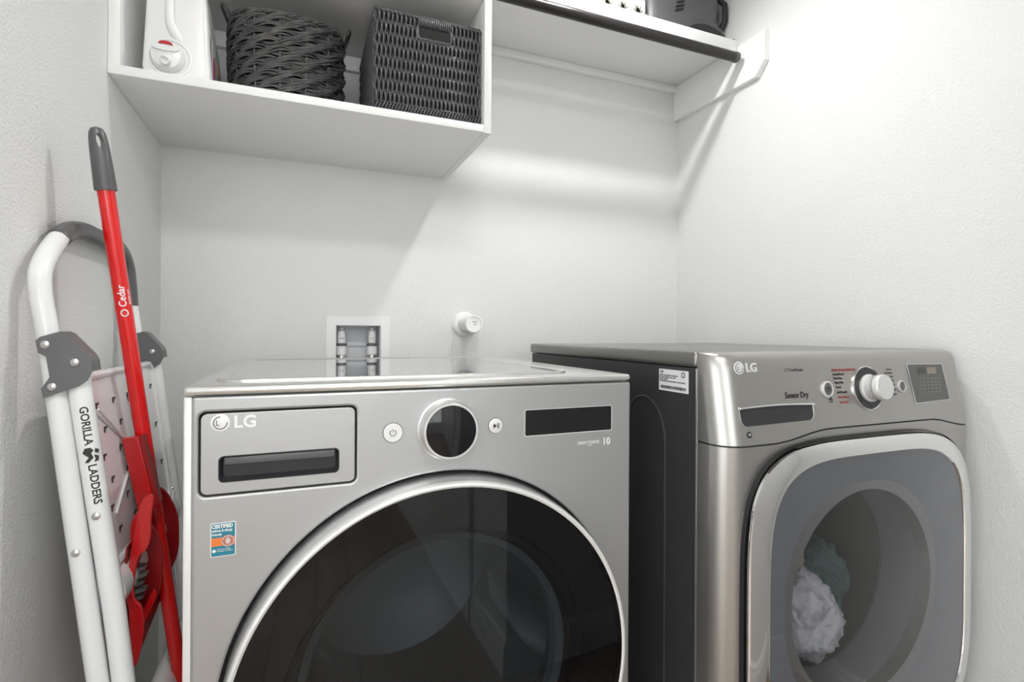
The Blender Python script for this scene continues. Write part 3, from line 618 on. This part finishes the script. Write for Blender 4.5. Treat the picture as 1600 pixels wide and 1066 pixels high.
for Y_ in (YN, YF):
    gh = G(); prism(gh, hin, 'y', Y_-.0175, Y_-.0150); hb = gh.build('hinge_bracket', M_HINGE, Lq)
    g2 = G(); prism(g2, [(p[0], p[1]) for p in [(-.2934, 1.0733), (-.288, 1.0708), (-.2641, 1.0422), (-.26, 1.0335), (-.2587, 1.0197), (-.2617, 1.0197), (-.2630, 1.033), (-.2668, 1.040), (-.2890, 1.0675), (-.2934, 1.0700)]], 'y', Y_-.0151, Y_+.017); g2.build('bracket_flange', M_HINGE, hb)
    for (x, z) in ((-.3090, 1.0560), (-.2775, 1.0320), (-.3015, 1.0000)):
        G().lathe([(.0052, 0), (.0050, .0014), (.0032, .0028), (.0005, .0032)], FRONT(x, Y_-.0175, z), 20).build('rivet', M_RIVET, hb, True)
for (f_, z, Y_, r_) in ((r1x, .775, YN, .0126), (r2x, .822, YN, .0132), (r2x, .745, YF, .0130)):
    G().lathe([(.0052, -.001), (.0050, .0014), (.0032, .0026), (.0005, .0030)], FRONT(f_(z), Y_-r_, z), 20).build('rivet', M_RIVET, Lq, True)
# platform
def px_(z, off=0): return r2x(z)-.006+off
g = G(); pts = rrect(YN+.022, YF-.022, .735, 1.008, .02)
g.loft([[(px_(z)-.010, y, z) for y, z in pts], [(px_(z)+.004, y, z) for y, z in pts]])
pf = g.build('platform', M_LADW, Lq)
g = G(); g.tube([(px_(z)+.004, y, z) for y, z in pts], .006, 8, True); g.build('platform_rim', M_LADW, pf, True)
g = G()
for i in range(5):
    for j in range(6):
        y = YN+.05+i*.075+(.02 if j % 2 else 0); z = .965-j*.038
        if y < YF-.04: g.box(px_(z)+.0042, px_(z)+.0058, y, y+.010, z, z+.0035); g.box(px_(z)+.0042, px_(z)+.0058, y, y+.003, z-.006, z)
g.build('grip_slots', M_RECESS, pf)
g = G(); g.tube([(px_(.93)+.005, .93, .96), (px_(.87)+.005, 1.08, .87), (px_(.77)+.005, 1.20, .765)], .0022, 6); g.tube([(px_(.96)+.005, 1.14, .965), (px_(.87)+.005, 1.08, .87), (px_(.80)+.005, .95, .80)], .0022, 6)
g.build('stiffening_ribs', M_LADW, pf, True)
g = G(); lab = [(1.085, .955), (1.115, .955), (1.125, .915), (1.095, .915)]
g.loft([[(px_(z)+o_, y, z) for y, z in lab] for o_ in (.0042, .0048)]); g.build('warning_label', M_PAPER, pf)
g = G(); lab = [(1.085, .962), (1.113, .962), (1.115, .952), (1.087, .952)]
g.loft([[(px_(z)+o_, y, z) for y, z in lab] for o_ in (.0042, .0052)]); g.build('warning_label_band', M_INKR, pf)
for zt, sx_ in ((.70, .04), (.44, .05), (.18, .055)):
    g = G(); g.tube([(r2x(zt)-.010, YN+.014, zt), (r2x(zt)-.010, YF-.014, zt)], .0215, 16, flat=1.4); g.build('step', M_LADW, Lq, True)
for a_, b_, r_ in (((r1x(.60), YN, .60), (r2x(.80)-.012, YN+.018, .80), .005), ((px_(.86), YF-.03, .86), (r2x(.78), YF-.014, .775), .005), ((r2x(.74), YF-.012, .74), (r2x(.70), YF-.06, .70), .007)):
    G().tube([a_, b_], r_, 8).build('folding_link', M_LADW, Lq, True)
# lettering down the rail
vd = Vector((.30, -.954, 0)).normalized()
def rail_text(s_, z, size, f_, Y_, r_, off, m_, parent, name, sx_=1.0, bold=0):
    d = Vector((f_(z-.1)-f_(z), 0, -.1)).normalized(); n = (vd-d*vd.dot(d)).normalized(); yv = n.cross(d)
    p = Vector((f_(z), Y_, z))+n*(r_+off)
    M_ = Matrix((( d.x, yv.x, n.x, p.x), (d.y, yv.y, n.y, p.y), (d.z, yv.z, n.z, p.z), (0, 0, 0, 1)))
    return text(name, s_, size, M_, m_, parent, 'CENTER', bold, sx_)
rail_text('GORILLA', .945, .0130, r2x, YN, .0134, -.0002, M_INK, Lq, 'rail_lettering', 1.0, .0003)
rail_text('LADDERS', .865, .0130, r2x, YN, .0134, -.0002, M_INK, Lq, 'rail_lettering', 1.0, .0003)
zc_ = .905; d = Vector((r2x(zc_-.1)-r2x(zc_), 0, -.1)).normalized(); n = (vd-d*vd.dot(d)).normalized(); yv = n.cross(d); p0_ = Vector((r2x(zc_), YN, zc_))+n*.0134
g = G()
def LP(a, b): return p0_+d*a+yv*b
for poly in ([(-.010, -.005), (-.004, -.008), (.003, -.002), (.009, -.007), (.010, -.003), (.004, .003), (-.002, .001), (-.006, .004), (-.010, .001)], [(.0, .004), (.006, .005), (.010, .003), (.009, .008), (.003, .009)], [(-.008, .006), (-.003, .005), (-.001, .009), (-.006, .010)]):
    g.loft([[LP(a, b)+n*o_ for a, b in poly] for o_ in (0, .0005)])
g.build('rail_logo', M_INK, Lq)

# ------------------------------------------------------------------ broom and dustpan
BT = Vector((-.2900, .985, 1.385)); BL = Vector((-.2050, 1.094, .528)); bd = (BL-BT).normalized()
def bp(z): return BT+(BL-BT)*((z-BT.z)/(BL.z-BT.z))
B = thing('broom', 'red handled broom with dark grey hanging tip leaning beside the step ladder', 'broom', (bp(.02).x, bp(.02).y, 0))
G().tube([bp(1.303), bp(1.0), bp(.6), bp(.10)], .0117, 20).build('broom_handle', M_REDP, B, True)
zl = bd; xl = (Vector((1, 0, 0))-zl*zl.x).normalized(); yl = zl.cross(xl)
def BMx(p): return Matrix(((xl.x, yl.x, -zl.x, p.x), (xl.y, yl.y, -zl.y, p.y), (xl.z, yl.z, -zl.z, p.z), (0, 0, 0, 1)))
tipo = G().lathe([(.0118, 0), (.0148, .0), (.0150, .003), (.0134, .055), (.0130, .056)], BMx(bp(1.2935)), 28).build('grip_sleeve', M_GREYP, B, True)
# flattened hanging eye at the tip
Mt = BMx(bp(1.3485)) @ Matrix.Rotation(math.radians(-28), 4, 'Z')
eye = []
def sect(hw, th, h, n=20): return [Mt @ Vector((hw*math.cos(2*PI*k/n), th*math.sin(2*PI*k/n), h)) for k in range(n)]
eo = G().loft([sect(.0134, .0134, 0), sect(.0130, .0115, .010), sect(.0122, .0098, .022), sect(.0108, .0084, .031), sect(.0075, .0058, .0375), sect(.003, .002, .0395)]).build('hanging_tip', M_GREYP, B, True)
cm = G(); 
cm.loft([[Mt @ Vector((x, y_, z)) for x, z in [(.0046*math.cos(2*PI*k/20), .018+.0115*math.sin(2*PI*k/20)) for k in range(20)]] for y_ in (-.03, .03)])
cc = cm.build('cutter', M_DARK)
md = eo.modifiers.new('cut', 'BOOLEAN'); md.object = cc; md.operation = 'DIFFERENCE'; md.solver = 'EXACT'
dg = bpy.context.evaluated_depsgraph_get(); dg.update(); me = bpy.data.meshes.new_from_object(eo.evaluated_get(dg)); eo.modifiers.clear(); eo.data = me; bpy.data.objects.remove(cc)
# lettering runs up the handle
pz = bp(1.122); up = -bd; nn = (Vector((-pz.x, -pz.y, 0))); nn = (nn-up*nn.dot(up)).normalized(); yv = nn.cross(up)
def BM2(p): q = p+nn*.01160; return Matrix(((up.x, yv.x, nn.x, q.x), (up.y, yv.y, nn.y, q.y), (up.z, yv.z, nn.z, q.z), (0, 0, 0, 1)))
text('handle_lettering', 'Cedar', .0145, BM2(bp(1.131)), M_WINK, B, 'CENTER', .0002, .95)
text('handle_small_print', 'ocedar.com', .0050, BM2(bp(1.131)) @ Matrix.Translation((-.002, -.0085, -.0020)), M_WINK, B, 'CENTER')
Mo = BM2(bp(1.104)); g = G()
g.tube([Mo @ Vector((.0052*math.cos(a), .0045*math.sin(a), .0002)) for a in [2*PI*k/20 for k in range(20)]], .0010, 6, True); g.build('handle_logo', M_WINK, B)
hz = bp(.10)
hd = G(); prism(hd, [(.98, .085), (1.02, .11), (1.30, .11), (1.33, .085), (1.32, .075), (.99, .075)], 'x', hz.x-.013, hz.x+.013); hd.build('broom_head', M_RED, B)
G().box(hz.x-.011, hz.x+.011, .985, 1.325, .001, .0755).build('bristles', M_GREYP, B)

K = thing('dustpan', 'red dustpan with grey comb teeth clipped onto the broom handle', 'dustpan', (-.22, 1.03, .0))
K.location = (-.22, 1.03, .52)
def slab(name, poly, y0, y1, m, parent=K, bev=.0012, shear=0.0):
    """an upright shaped wall of the dustpan with rounded edges"""
    cx = sum(p[0] for p in poly)/len(poly); cz = sum(p[1] for p in poly)/len(poly)
    return plate(name, [poly if name == 'handle_socket' else chaikin(poly)], y1-y0, FRONT(0, y0, 0), m, parent, bev)
slab('handle_socket', [(-.2631, .9005), (-.2414, .9028), (-.2224, .8148), (-.2181, .7825), (-.2402, .7792), (-.2513, .8391)], 1.012, 1.034, M_RED)
g = G(); prism(g, [(-.2414, .9028), (-.2353, .9044), (-.2109, .7922), (-.2181, .7825)], 'y', 1.016, 1.036); g.build('socket_side', M_REDD, K)
near = [(x+(.006 if z < .66 else 0), z) for x, z in [(-.2205, .8216), (-.2009, .8298), (-.206, .7945), (-.2062, .7576), (-.2119, .743), (-.2241, .7345), (-.2293, .6748), (-.2213, .6588), (-.2207, .6152), (-.2289, .571), (-.2337, .5703), (-.2352, .5956), (-.2392, .6022), (-.2385, .6571), (-.239, .6766), (-.2335, .7329), (-.228, .7659)]]
slab('near_wall', near, .938, .943, M_RED)
lobe = [(-.2253, .8024), (-.2327, .7917), (-.2377, .7796), (-.2386, .7553), (-.2346, .7302), (-.2397, .7017), (-.2414, .6726), (-.2340, .6718), (-.2256, .7237), (-.2139, .7563)]
slab('rolled_edge', lobe, .956, .968, M_RED, bev=.004)
fl = [(-.2257, .7676), (-.206, .7134), (-.21, .6444), (-.2192, .6248), (-.2373, .5861), (-.25, .5257), (-.2529, .6421), (-.2474, .699), (-.2331, .7114)]
slab('pan_back', fl, 1.018, 1.024, M_REDD)
slab('inner_flap', [(-.2123, .6631), (-.2175, .6539), (-.2331, .6163), (-.2333, .591), (-.2071, .6518)], .986, .990, M_RED, bev=.0008)
far = [(-.2420, .7862), (-.2295, .776), (-.2160, .748), (-.2085, .7218), (-.2075, .6575), (-.2242, .6162), (-.2372, .6604), (-.2439, .745)]
slab('far_wall', far, 1.148, 1.154, M_REDD)
# curved scoop joining the near and far walls
n0 = [(-.2257, .7676), (-.2379, .75), (-.2420, .70), (-.2420, .66), (-.2392, .6022), (-.2289, .571)]
f0 = [(-.2420, .7862), (-.2460, .76), (-.2480, .72), (-.2470, .69), (-.2400, .65), (-.2242, .6162)]
secs = []
for t in [k/8 for k in range(9)]:
    y = .941+(1.151-.941)*t; q = [(a[0]*(1-t)+b[0]*t, y, a[1]*(1-t)+b[1]*t) for a, b in zip(n0, f0)]
    secs.append(q+[(p[0]+.003, p[1], p[2]+.001) for p in reversed(q)])
G().loft(secs).build('scoop', M_REDD, K, True)
g = G()
for k in range(5):
    z = .708-.0115*k; x = -.2325-.0006*k
    g.loft([[(x+dx, y, z+dz) for dx, dz in ((-.004, -.0042), (.001, -.0042), (.0135*(1+.25*(k % 2)), .0005), (.0135*(1+.25*(k % 2)), .0018), (.001, .0036), (-.004, .0036))] for y in (.958, .976)])
g.build('comb_teeth', M_GREYP, K)

# ------------------------------------------------------------------ jug in the cubby
J = thing('dispenser_jug', 'translucent white plastic jug lying on its side with a tap, left end of the cubby', 'jug', (-.238, 1.35, SZ1))
JX0, JX1 = -.2990, -.1760
def jsec(y, ztop, ins):
    q = []
    for x, z in rrect(JX0+ins, JX1-ins, SZ1+.0004+ins*(y < 1.30), ztop-ins, .020, 6):
        t = max(0, (z-SZ1-.05)/.18); c_ = (JX0+JX1)/2; q.append((c_+(x-c_)*(1-.24*t*t), y, z))
    return q
J0 = G().loft([jsec(1.258, 1.790, .012), jsec(1.2605, 1.796, .005), jsec(1.266, 1.80, .0015), jsec(1.275, 1.803, 0), jsec(1.33, 1.803, 0), jsec(1.355, 1.775, 0), jsec(1.40, 1.715, 0), jsec(1.425, 1.672, 0), jsec(1.433, 1.655, .003), jsec(1.436, 1.645, .009)]).build('jug_body', M_JUG, J, True)
G().tube([(-.2480, 1.259, 1.800), (-.2480, 1.252, 1.790), (-.2480, 1.249, 1.770), (-.2480, 1.249, 1.725), (-.2465, 1.251, 1.703), (-.2390, 1.256, 1.685), (-.2290, 1.262, 1.672)], [.0075, .0075, .0075, .0075, .008, .009, .006], 14, flat=.8).build('jug_handle', M_JUG, J, True)
Mj = Matrix.Translation((-.2520, 1.2580, 1.6340)) @ Matrix.Rotation(PI/2, 4, 'X')
G().lathe([(.040, -.001), (.0395, .002), (.036, .003), (.034, .001)], Mj @ Matrix.Translation((.004, .001, 0)), 48, cap=False).build('neck_ring', M_JUG, J, True)
tp = G().lathe([(.031, -.001), (.031, .004), (.028, .010), (.0265, .016), (.022, .0175), (.0005, .0178)], Mj, 40).build('tap_cap', M_TAP, J, True)
G().lathe([(.0085, .0), (.0085, .022), (.007, .026), (.005, .022), (.0005, .022)], Mj @ Matrix.Translation((.001, -.008, .012)) @ Matrix.Rotation(.5, 4, 'X'), 24).build('tap_spout', M_WHITEP, tp, True)
g = G(); secs = []
for h in (.0175, .0215):
    secs.append([Mj @ Vector((.024*math.cos(a)*1.0, .011+.006*math.sin(a), h)) for a in [2*PI*k/28 for k in range(28)]])
g.loft(secs).build('tap_lever', M_TAP, tp, True)
g = G(); g.loft([[Mj @ Vector((.0125*math.cos(a)*(1 if math.sin(a) > 0 else 1), .0185+.0065*max(0, math.sin(a)), h)) for a in [2*PI*k/24 for k in range(24)]] for h in (.017, .0205)]); g.build('tap_button', M_RED, tp)
def sidep(name, poly, m, parent, off=.0006):
    c_ = (JX0+JX1)/2
    def X(z): t = max(0, (z-SZ1-.05)/.18); return c_+(JX1-c_)*(1-.24*t*t)+.0003
    return G().loft([[(X(z)+o_, y, z) for y, z in poly] for o_ in (0, off)]).build(name, m, parent)
lb = sidep('label', [(1.282, 1.600), (1.427, 1.600), (1.427, 1.665), (1.395, 1.715), (1.33, 1.735), (1.282, 1.70)], mat('label_grey', (.50, .52, .52), .4), J)
sidep('label_green_leaf', [(1.34, 1.60), (1.352, 1.60), (1.365, 1.69), (1.352, 1.73), (1.34, 1.70)], mat('leaf_green', (.10, .35, .18), .4), lb, .0009)
sidep('label_purple_oval', [(1.306+.017*math.cos(a), 1.64+.033*math.sin(a)) for a in [2*PI*k/24 for k in range(24)]], mat('label_purple', (.30, .05, .16), .4), lb, .0010)
sidep('label_orange_patch', [(1.362, 1.66), (1.385, 1.663), (1.385, 1.688), (1.362, 1.690)], mat('label_orange', (.75, .25, .10), .4), lb, .0012)

# ------------------------------------------------------------------ round basket
A1 = thing('round_basket', 'round dark woven basket with two loop handles in the middle of the cubby', 'basket', (-.028, 1.425, SZ1))
cx1, cy1 = -.028, 1.425
def rim_z(th): return 1.799+.018*abs(math.cos(th))**2
def brad(t): return .1215+.008*t+.004*math.sin(PI*t)
z00 = SZ1+.006
G().lathe([(.0005, z00-.003), (.115, z00-.003), (.115, z00-.0055), (.0005, z00-.0055)], Matrix.Translation((cx1, cy1, 0)), 48).build('basket_base', M_WICK, A1)
random.seed(11)
NS = 7; rows = 11; g = G(); NSEG = 126
for r_ in range(rows):
    for par in (0, 1):
        for s_ in range(4):
            j1, j2, j3 = random.uniform(-.0008, .0008), random.uniform(-.15, .15), random.uniform(.8, 1.25); pts = []
            for k in range(NSEG):
                th = 2*PI*k/NSEG; t = (r_+.5)/rows; H = rim_z(th)-z00-.006
                ph = NS*th+PI*par+PI*.55*(r_ % 2)+j2
                zz = z00+H*t+(s_-1.5)*.0036+j1+.0088*math.sin(ph)*j3
                rr_ = brad(t)+.0058*math.cos(ph)-.0012*abs(s_-1.5)+.0007*math.sin(5*th+s_*2+r_)
                pts.append((cx1+rr_*math.cos(th), cy1+rr_*math.sin(th), zz))
            g.tube(pts, .0024, 5, True)
g.build('woven_wall', M_WICK, A1, 'all')
g = G()
for k in range(NS*2):
    th = 2*PI*k/(NS*2)+.1; g.tube([(cx1+brad(t)*.985*math.cos(th), cy1+brad(t)*.985*math.sin(th), z00+(rim_z(th)-z00)*t) for t in [i/8 for i in range(9)]], .0028, 6)
g.build('stakes', M_WICK, A1, 'all')
g = G()
for o_ in (0, 1, 2):
    g.tube([(cx1+(brad(1)+.0025*math.cos(16*th+o_*2.1))*math.cos(th), cy1+(brad(1)+.0025*math.cos(16*th+o_*2.1))*math.sin(th), rim_z(th)-.002+.003*math.sin(16*th+o_*2.1)) for th in [2*PI*k/160 for k in range(160)]], .0026, 6, True)
g.build('braided_rim', M_WICK, A1, 'all')
g = G().lathe([(.112, z00), (.122, z00+.178), (.1205, z00+.178), (.1105, z00)], Matrix.Translation((cx1, cy1, 0)), 48, cap=False); g.build('basket_shade_backing', M_INSHADE, A1, True)  # black sleeve behind the weave in place of inside shade
for sg in (-1, 1):
    g = G(); pts = []
    for k in range(15):
        a = PI*k/14; hh_ = .048*math.sin(a); th = (math.cos(a)*.30); th = PI-th if sg < 0 else th
        rr_ = brad(1)+.003+.26*hh_; pts.append(Vector((cx1+rr_*math.cos(th), cy1+rr_*math.sin(th), rim_z(0)-.012+hh_)))
    g.tube(pts, .0048, 8)
    wr = []
    for k in range(141):
        f_ = k/140*14; i_ = min(13, int(f_)); p = pts[i_].lerp(pts[i_+1], f_-i_); d_ = (pts[i_+1]-pts[i_]).normalized(); u_ = d_.orthogonal().normalized(); v_ = d_.cross(u_)
        wr.append(p+(u_*math.cos(k*1.4)+v_*math.sin(k*1.4))*.0045)
    g.tube(wr, .0016, 5); g.build('basket_handle', M_WICK, A1, 'all')

# ------------------------------------------------------------------ rectangular basket
QX0, QX1, QY0, QY1, QZ1 = .1600, .4170, 1.2480, 1.545, 1.832
A2 = thing('rectangular_basket', 'black rectangular woven basket with cut out hand hole next to the divider', 'basket', ((QX0+QX1)/2, (QY0+QY1)/2, SZ1))
zB = SZ1+.022; rowh = (QZ1-zB)/8
HX = (.2600, .3410); HZ = (1.781, 1.813)
def strands(g, p0, p1, n, hole=None):
    p0, p1 = Vector(p0), Vector(p1); W_ = (p1-p0).length; u = (p1-p0)/W_; nrm = Vector((u.y, -u.x, 0))
    for i in range(n):
        a = (i+.5)/n*W_; par = i % 2; jj = random.uniform(-.0004, .0004)
        def path(za, zb_):
            K_ = max(3, int((zb_-za)/.0030)); out = []
            for k in range(K_+1):
                z = za+(zb_-za)*k/K_; ph = PI*(z-zB)/rowh+PI*par
                out.append(p0+u*(a+jj+.0016*math.sin(ph+.5))+nrm*(.0030*math.sin(ph))+Vector((0, 0, z)))
            return out
        if hole and hole[0] < (p0+u*a).x < hole[1]:
            g.tube(path(zB, hole[2]), .0026, 5); g.tube(path(hole[3]+.001, QZ1), .0026, 5)
        else: g.tube(path(zB, QZ1), .0026, 5)
    for k in range(9):
        z = zB+rowh*k
        for dz in (-.0022, .0022):
            if hole and hole[2] < z+dz < hole[3]:
                g.tube([p0+Vector((0, 0, z+dz)), Vector((hole[0]-.003, p0.y, z+dz))], .0016, 5); g.tube([Vector((hole[1]+.003, p0.y, z+dz)), p1+Vector((0, 0, z+dz))], .0016, 5)
            else: g.tube([p0+Vector((0, 0, z+dz)), p1+Vector((0, 0, z+dz))], .0016, 5)
for nm, a, b, n, hl in (('front_weave', (QX0, QY0, 0), (QX1, QY0, 0), 50, (HX[0], HX[1], HZ[0], HZ[1])), ('side_weave', (QX0, QY1, 0), (QX0, QY0, 0), 56, None), ('side_weave', (QX1, QY0, 0), (QX1, QY1, 0), 56, None), ('back_weave', (QX1, QY1, 0), (QX0, QY1, 0), 50, None)):
    g = G(); strands(g, a, b, n, hl); g.build(nm, M_WICK2, A2, 'all')
g = G()
per = [(QX0, QY0), (QX1, QY0), (QX1, QY1), (QX0, QY1)]
for c_ in range(4):
    g = G(); a, b = Vector((*per[c_], 0)), Vector((*per[(c_+1) % 4], 0)); W_ = (b-a).length; u = (b-a)/W_; nrm = Vector((u.y, -u.x, 0)); n = int(W_/.0075)
    for i in range(n):
        p = a+u*(i+.5)/n*W_
        g.tube([p+u*.004+nrm*.002+Vector((0, 0, zB+.001)), p+nrm*.004+Vector((0, 0, SZ1+.014)), p-u*.005-nrm*.005+Vector((0, 0, SZ1+.0035))], .0028, 5)
    for i in range(n*2):
        p = a+u*(i+.5)/(n*2)*W_
        g.tube([p+nrm*.003+Vector((0, 0, QZ1-.006)), p+nrm*.0015+Vector((0, 0, QZ1+.002)), p-nrm*.002+Vector((0, 0, QZ1+.001)), p-nrm*.003+Vector((0, 0, QZ1-.006))], .0024, 5)
    g.tube([a+nrm*.004+Vector((0, 0, zB+.001)), b+nrm*.004+Vector((0, 0, zB+.001))], .0016, 6)
    g.build('braided_border', M_WICK2, A2, 'all')
g = G(); hp_ = rrect(HX[0]-.001, HX[1]+.001, HZ[0]-.001, HZ[1]+.001, .008, 5)
g.tube([(x, QY0-.001, z) for x, z in hp_], .0034, 7, True)
for i in range(16):
    x = HX[0]+.003+i*(HX[1]-HX[0]-.006)/15
    g.tube([(x, QY0-.0048, HZ[1]-.001), (x, QY0-.0052, QZ1-.008), (x, QY0, QZ1+.002), (x, QY0+.004, QZ1-.008), (x, QY0+.004, HZ[1]-.001)], .0023, 5, True)
g.build('hand_hole_binding', M_WICK2, A2, 'all')
i_ = .006
plate('front_shade_backing', [[(QX0+i_, SZ1+.004), (QX1-i_, SZ1+.004), (QX1-i_, QZ1-.004), (HX[1], QZ1-.004), (HX[1], HZ[0]-.001), (HX[0], HZ[0]-.001), (HX[0], QZ1-.004), (QX0+i_, QZ1-.004)]], .001, FRONT(0, QY0+i_, 0), M_INSHADE, A2)  # black sheet that keeps the weave gaps dark, as inside shade
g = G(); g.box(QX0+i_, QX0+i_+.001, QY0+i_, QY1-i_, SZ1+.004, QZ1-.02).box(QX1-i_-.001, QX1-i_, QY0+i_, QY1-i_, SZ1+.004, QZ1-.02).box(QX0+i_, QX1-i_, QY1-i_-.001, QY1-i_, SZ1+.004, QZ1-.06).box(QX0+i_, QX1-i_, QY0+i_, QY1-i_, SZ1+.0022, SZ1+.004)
g.build('basket_shade_backing', M_INSHADE, A2)
lump('folded_cloth', (.345, 1.325, 1.742), (.048, .06, .056), M_GREEN, 5, 'light green and white cloth seen through the hand hole of the black basket', .18)
bpy.data.objects['folded_cloth']['category'] = 'cloth'
lump('folded_cloth', (.25, 1.45, 1.665), (.055, .06, .062), M_CLOTHW, 6, 'white cloth at the bottom of the black rectangular basket', .15)
bpy.data.objects['folded_cloth.001']['category'] = 'cloth'

# ------------------------------------------------------------------ patterned box on the closet shelf
Z2 = 2.0565
X_ = thing('patterned_box', 'white box with grey floral print on the closet shelf beside the grey vacuum', 'box', (.895, 1.46, Z2))
rbox('box_body', .785, 1.008, 1.372, 1.56, Z2, 2.26, M_BOXP, X_, .002)
fw = []
g = G(); random.seed(2)
def petal(cx, cz, a, l, w_):
    n = 14; q = []
    for k in range(n):
        t = 2*PI*k/n; lx = l*.5*(1+math.cos(t)); ly = w_*math.sin(t)*(1 if abs(math.cos(t)) < 2 else 1)*(1-.35*math.cos(t))
        q.append((cx+lx*math.cos(a)-ly*math.sin(a), cz+lx*math.sin(a)+ly*math.cos(a)))
    g.loft([[(x, y, z) for x, z in q] for y in (1.3712, 1.3720)])
for i in range(4):
    for j in range(4):
        cx, cz = .812+.056*i+(.0 if j % 2 else 0), Z2+.030+.050*j
        for a in (-.6, .2, 1.0, PI/2+.15, 2.15, 2.95, 3.75): petal(cx, cz, a, .021, .0042)
        petal(cx+.028, cz-.012, 1.2, .014, .0035); petal(cx+.028, cz-.012, 1.95, .014, .0035)
g.build('floral_print', M_BOXG, X_)

# ------------------------------------------------------------------ grey vacuum on the closet shelf
V = thing('handheld_vacuum', 'grey rounded plastic vacuum standing at the right end of the closet shelf', 'vacuum cleaner', (1.18, 1.46, Z2))
def vs_(z, ins, dy=0): return [(x, y+dy, z) for x, y in sellip(1.182, 1.462, .160-ins, .092-ins, 3.6, 56)]
vb = G().loft([vs_(Z2, .020), vs_(Z2+.004, .012), vs_(Z2+.014, .007), vs_(Z2+.05, .003), vs_(Z2+.12, 0), vs_(Z2+.20, .004), vs_(Z2+.25, .02), vs_(Z2+.27, .05)]).build('vacuum_body', M_LGREY, V, True)
def arch2(cx, z0, a, b, n=24): return [(cx+a*math.cos(PI*k/n), z0+b*math.sin(PI*k/n)) for k in range(n+1)]
plate('lower_arch_trim', [arch2(1.245, Z2+.001, .096, .062)+[(1.149, Z2+.001)]], .03, FRONT(0, 1.3655, 0), mat('vacuum_trim', (.085, .08, .09), .3), V, .004)
plate('lower_arch_recess', [arch2(1.250, Z2+.0008, .084, .046)], .03, FRONT(0, 1.3635, 0), M_VDARK, V, .003)
g = G()
for k in range(3): g.loft([[(1.125+x+.002*k, y, Z2+.066+z+.013*k) for x, z in ((0, 0), (.030, .011), (.031, .016), (.001, .005))] for y in (1.3672, 1.377)])
g.build('vent_slots', M_VDARK, V)
rbox('latch', 1.298, 1.318, 1.385, 1.410, Z2+.085, Z2+.115, M_VDARK, V, .002)
G().tube([(1.335, 1.43, Z2+.045), (1.348, 1.415, Z2+.065), (1.356, 1.395, Z2+.10), (1.350, 1.39, Z2+.15), (1.335, 1.41, Z2+.18)], .009, 10).build('carry_hook', M_VDARK, V, True)
G().tube([(1.25, 1.368, Z2+.0045), (1.30, 1.366, Z2+.0045), (1.335, 1.356, Z2+.006), (1.352, 1.348, Z2+.010)], [.0045, .0045, .004, .0015], 8).build('strap_end', M_VDARK, V, True)
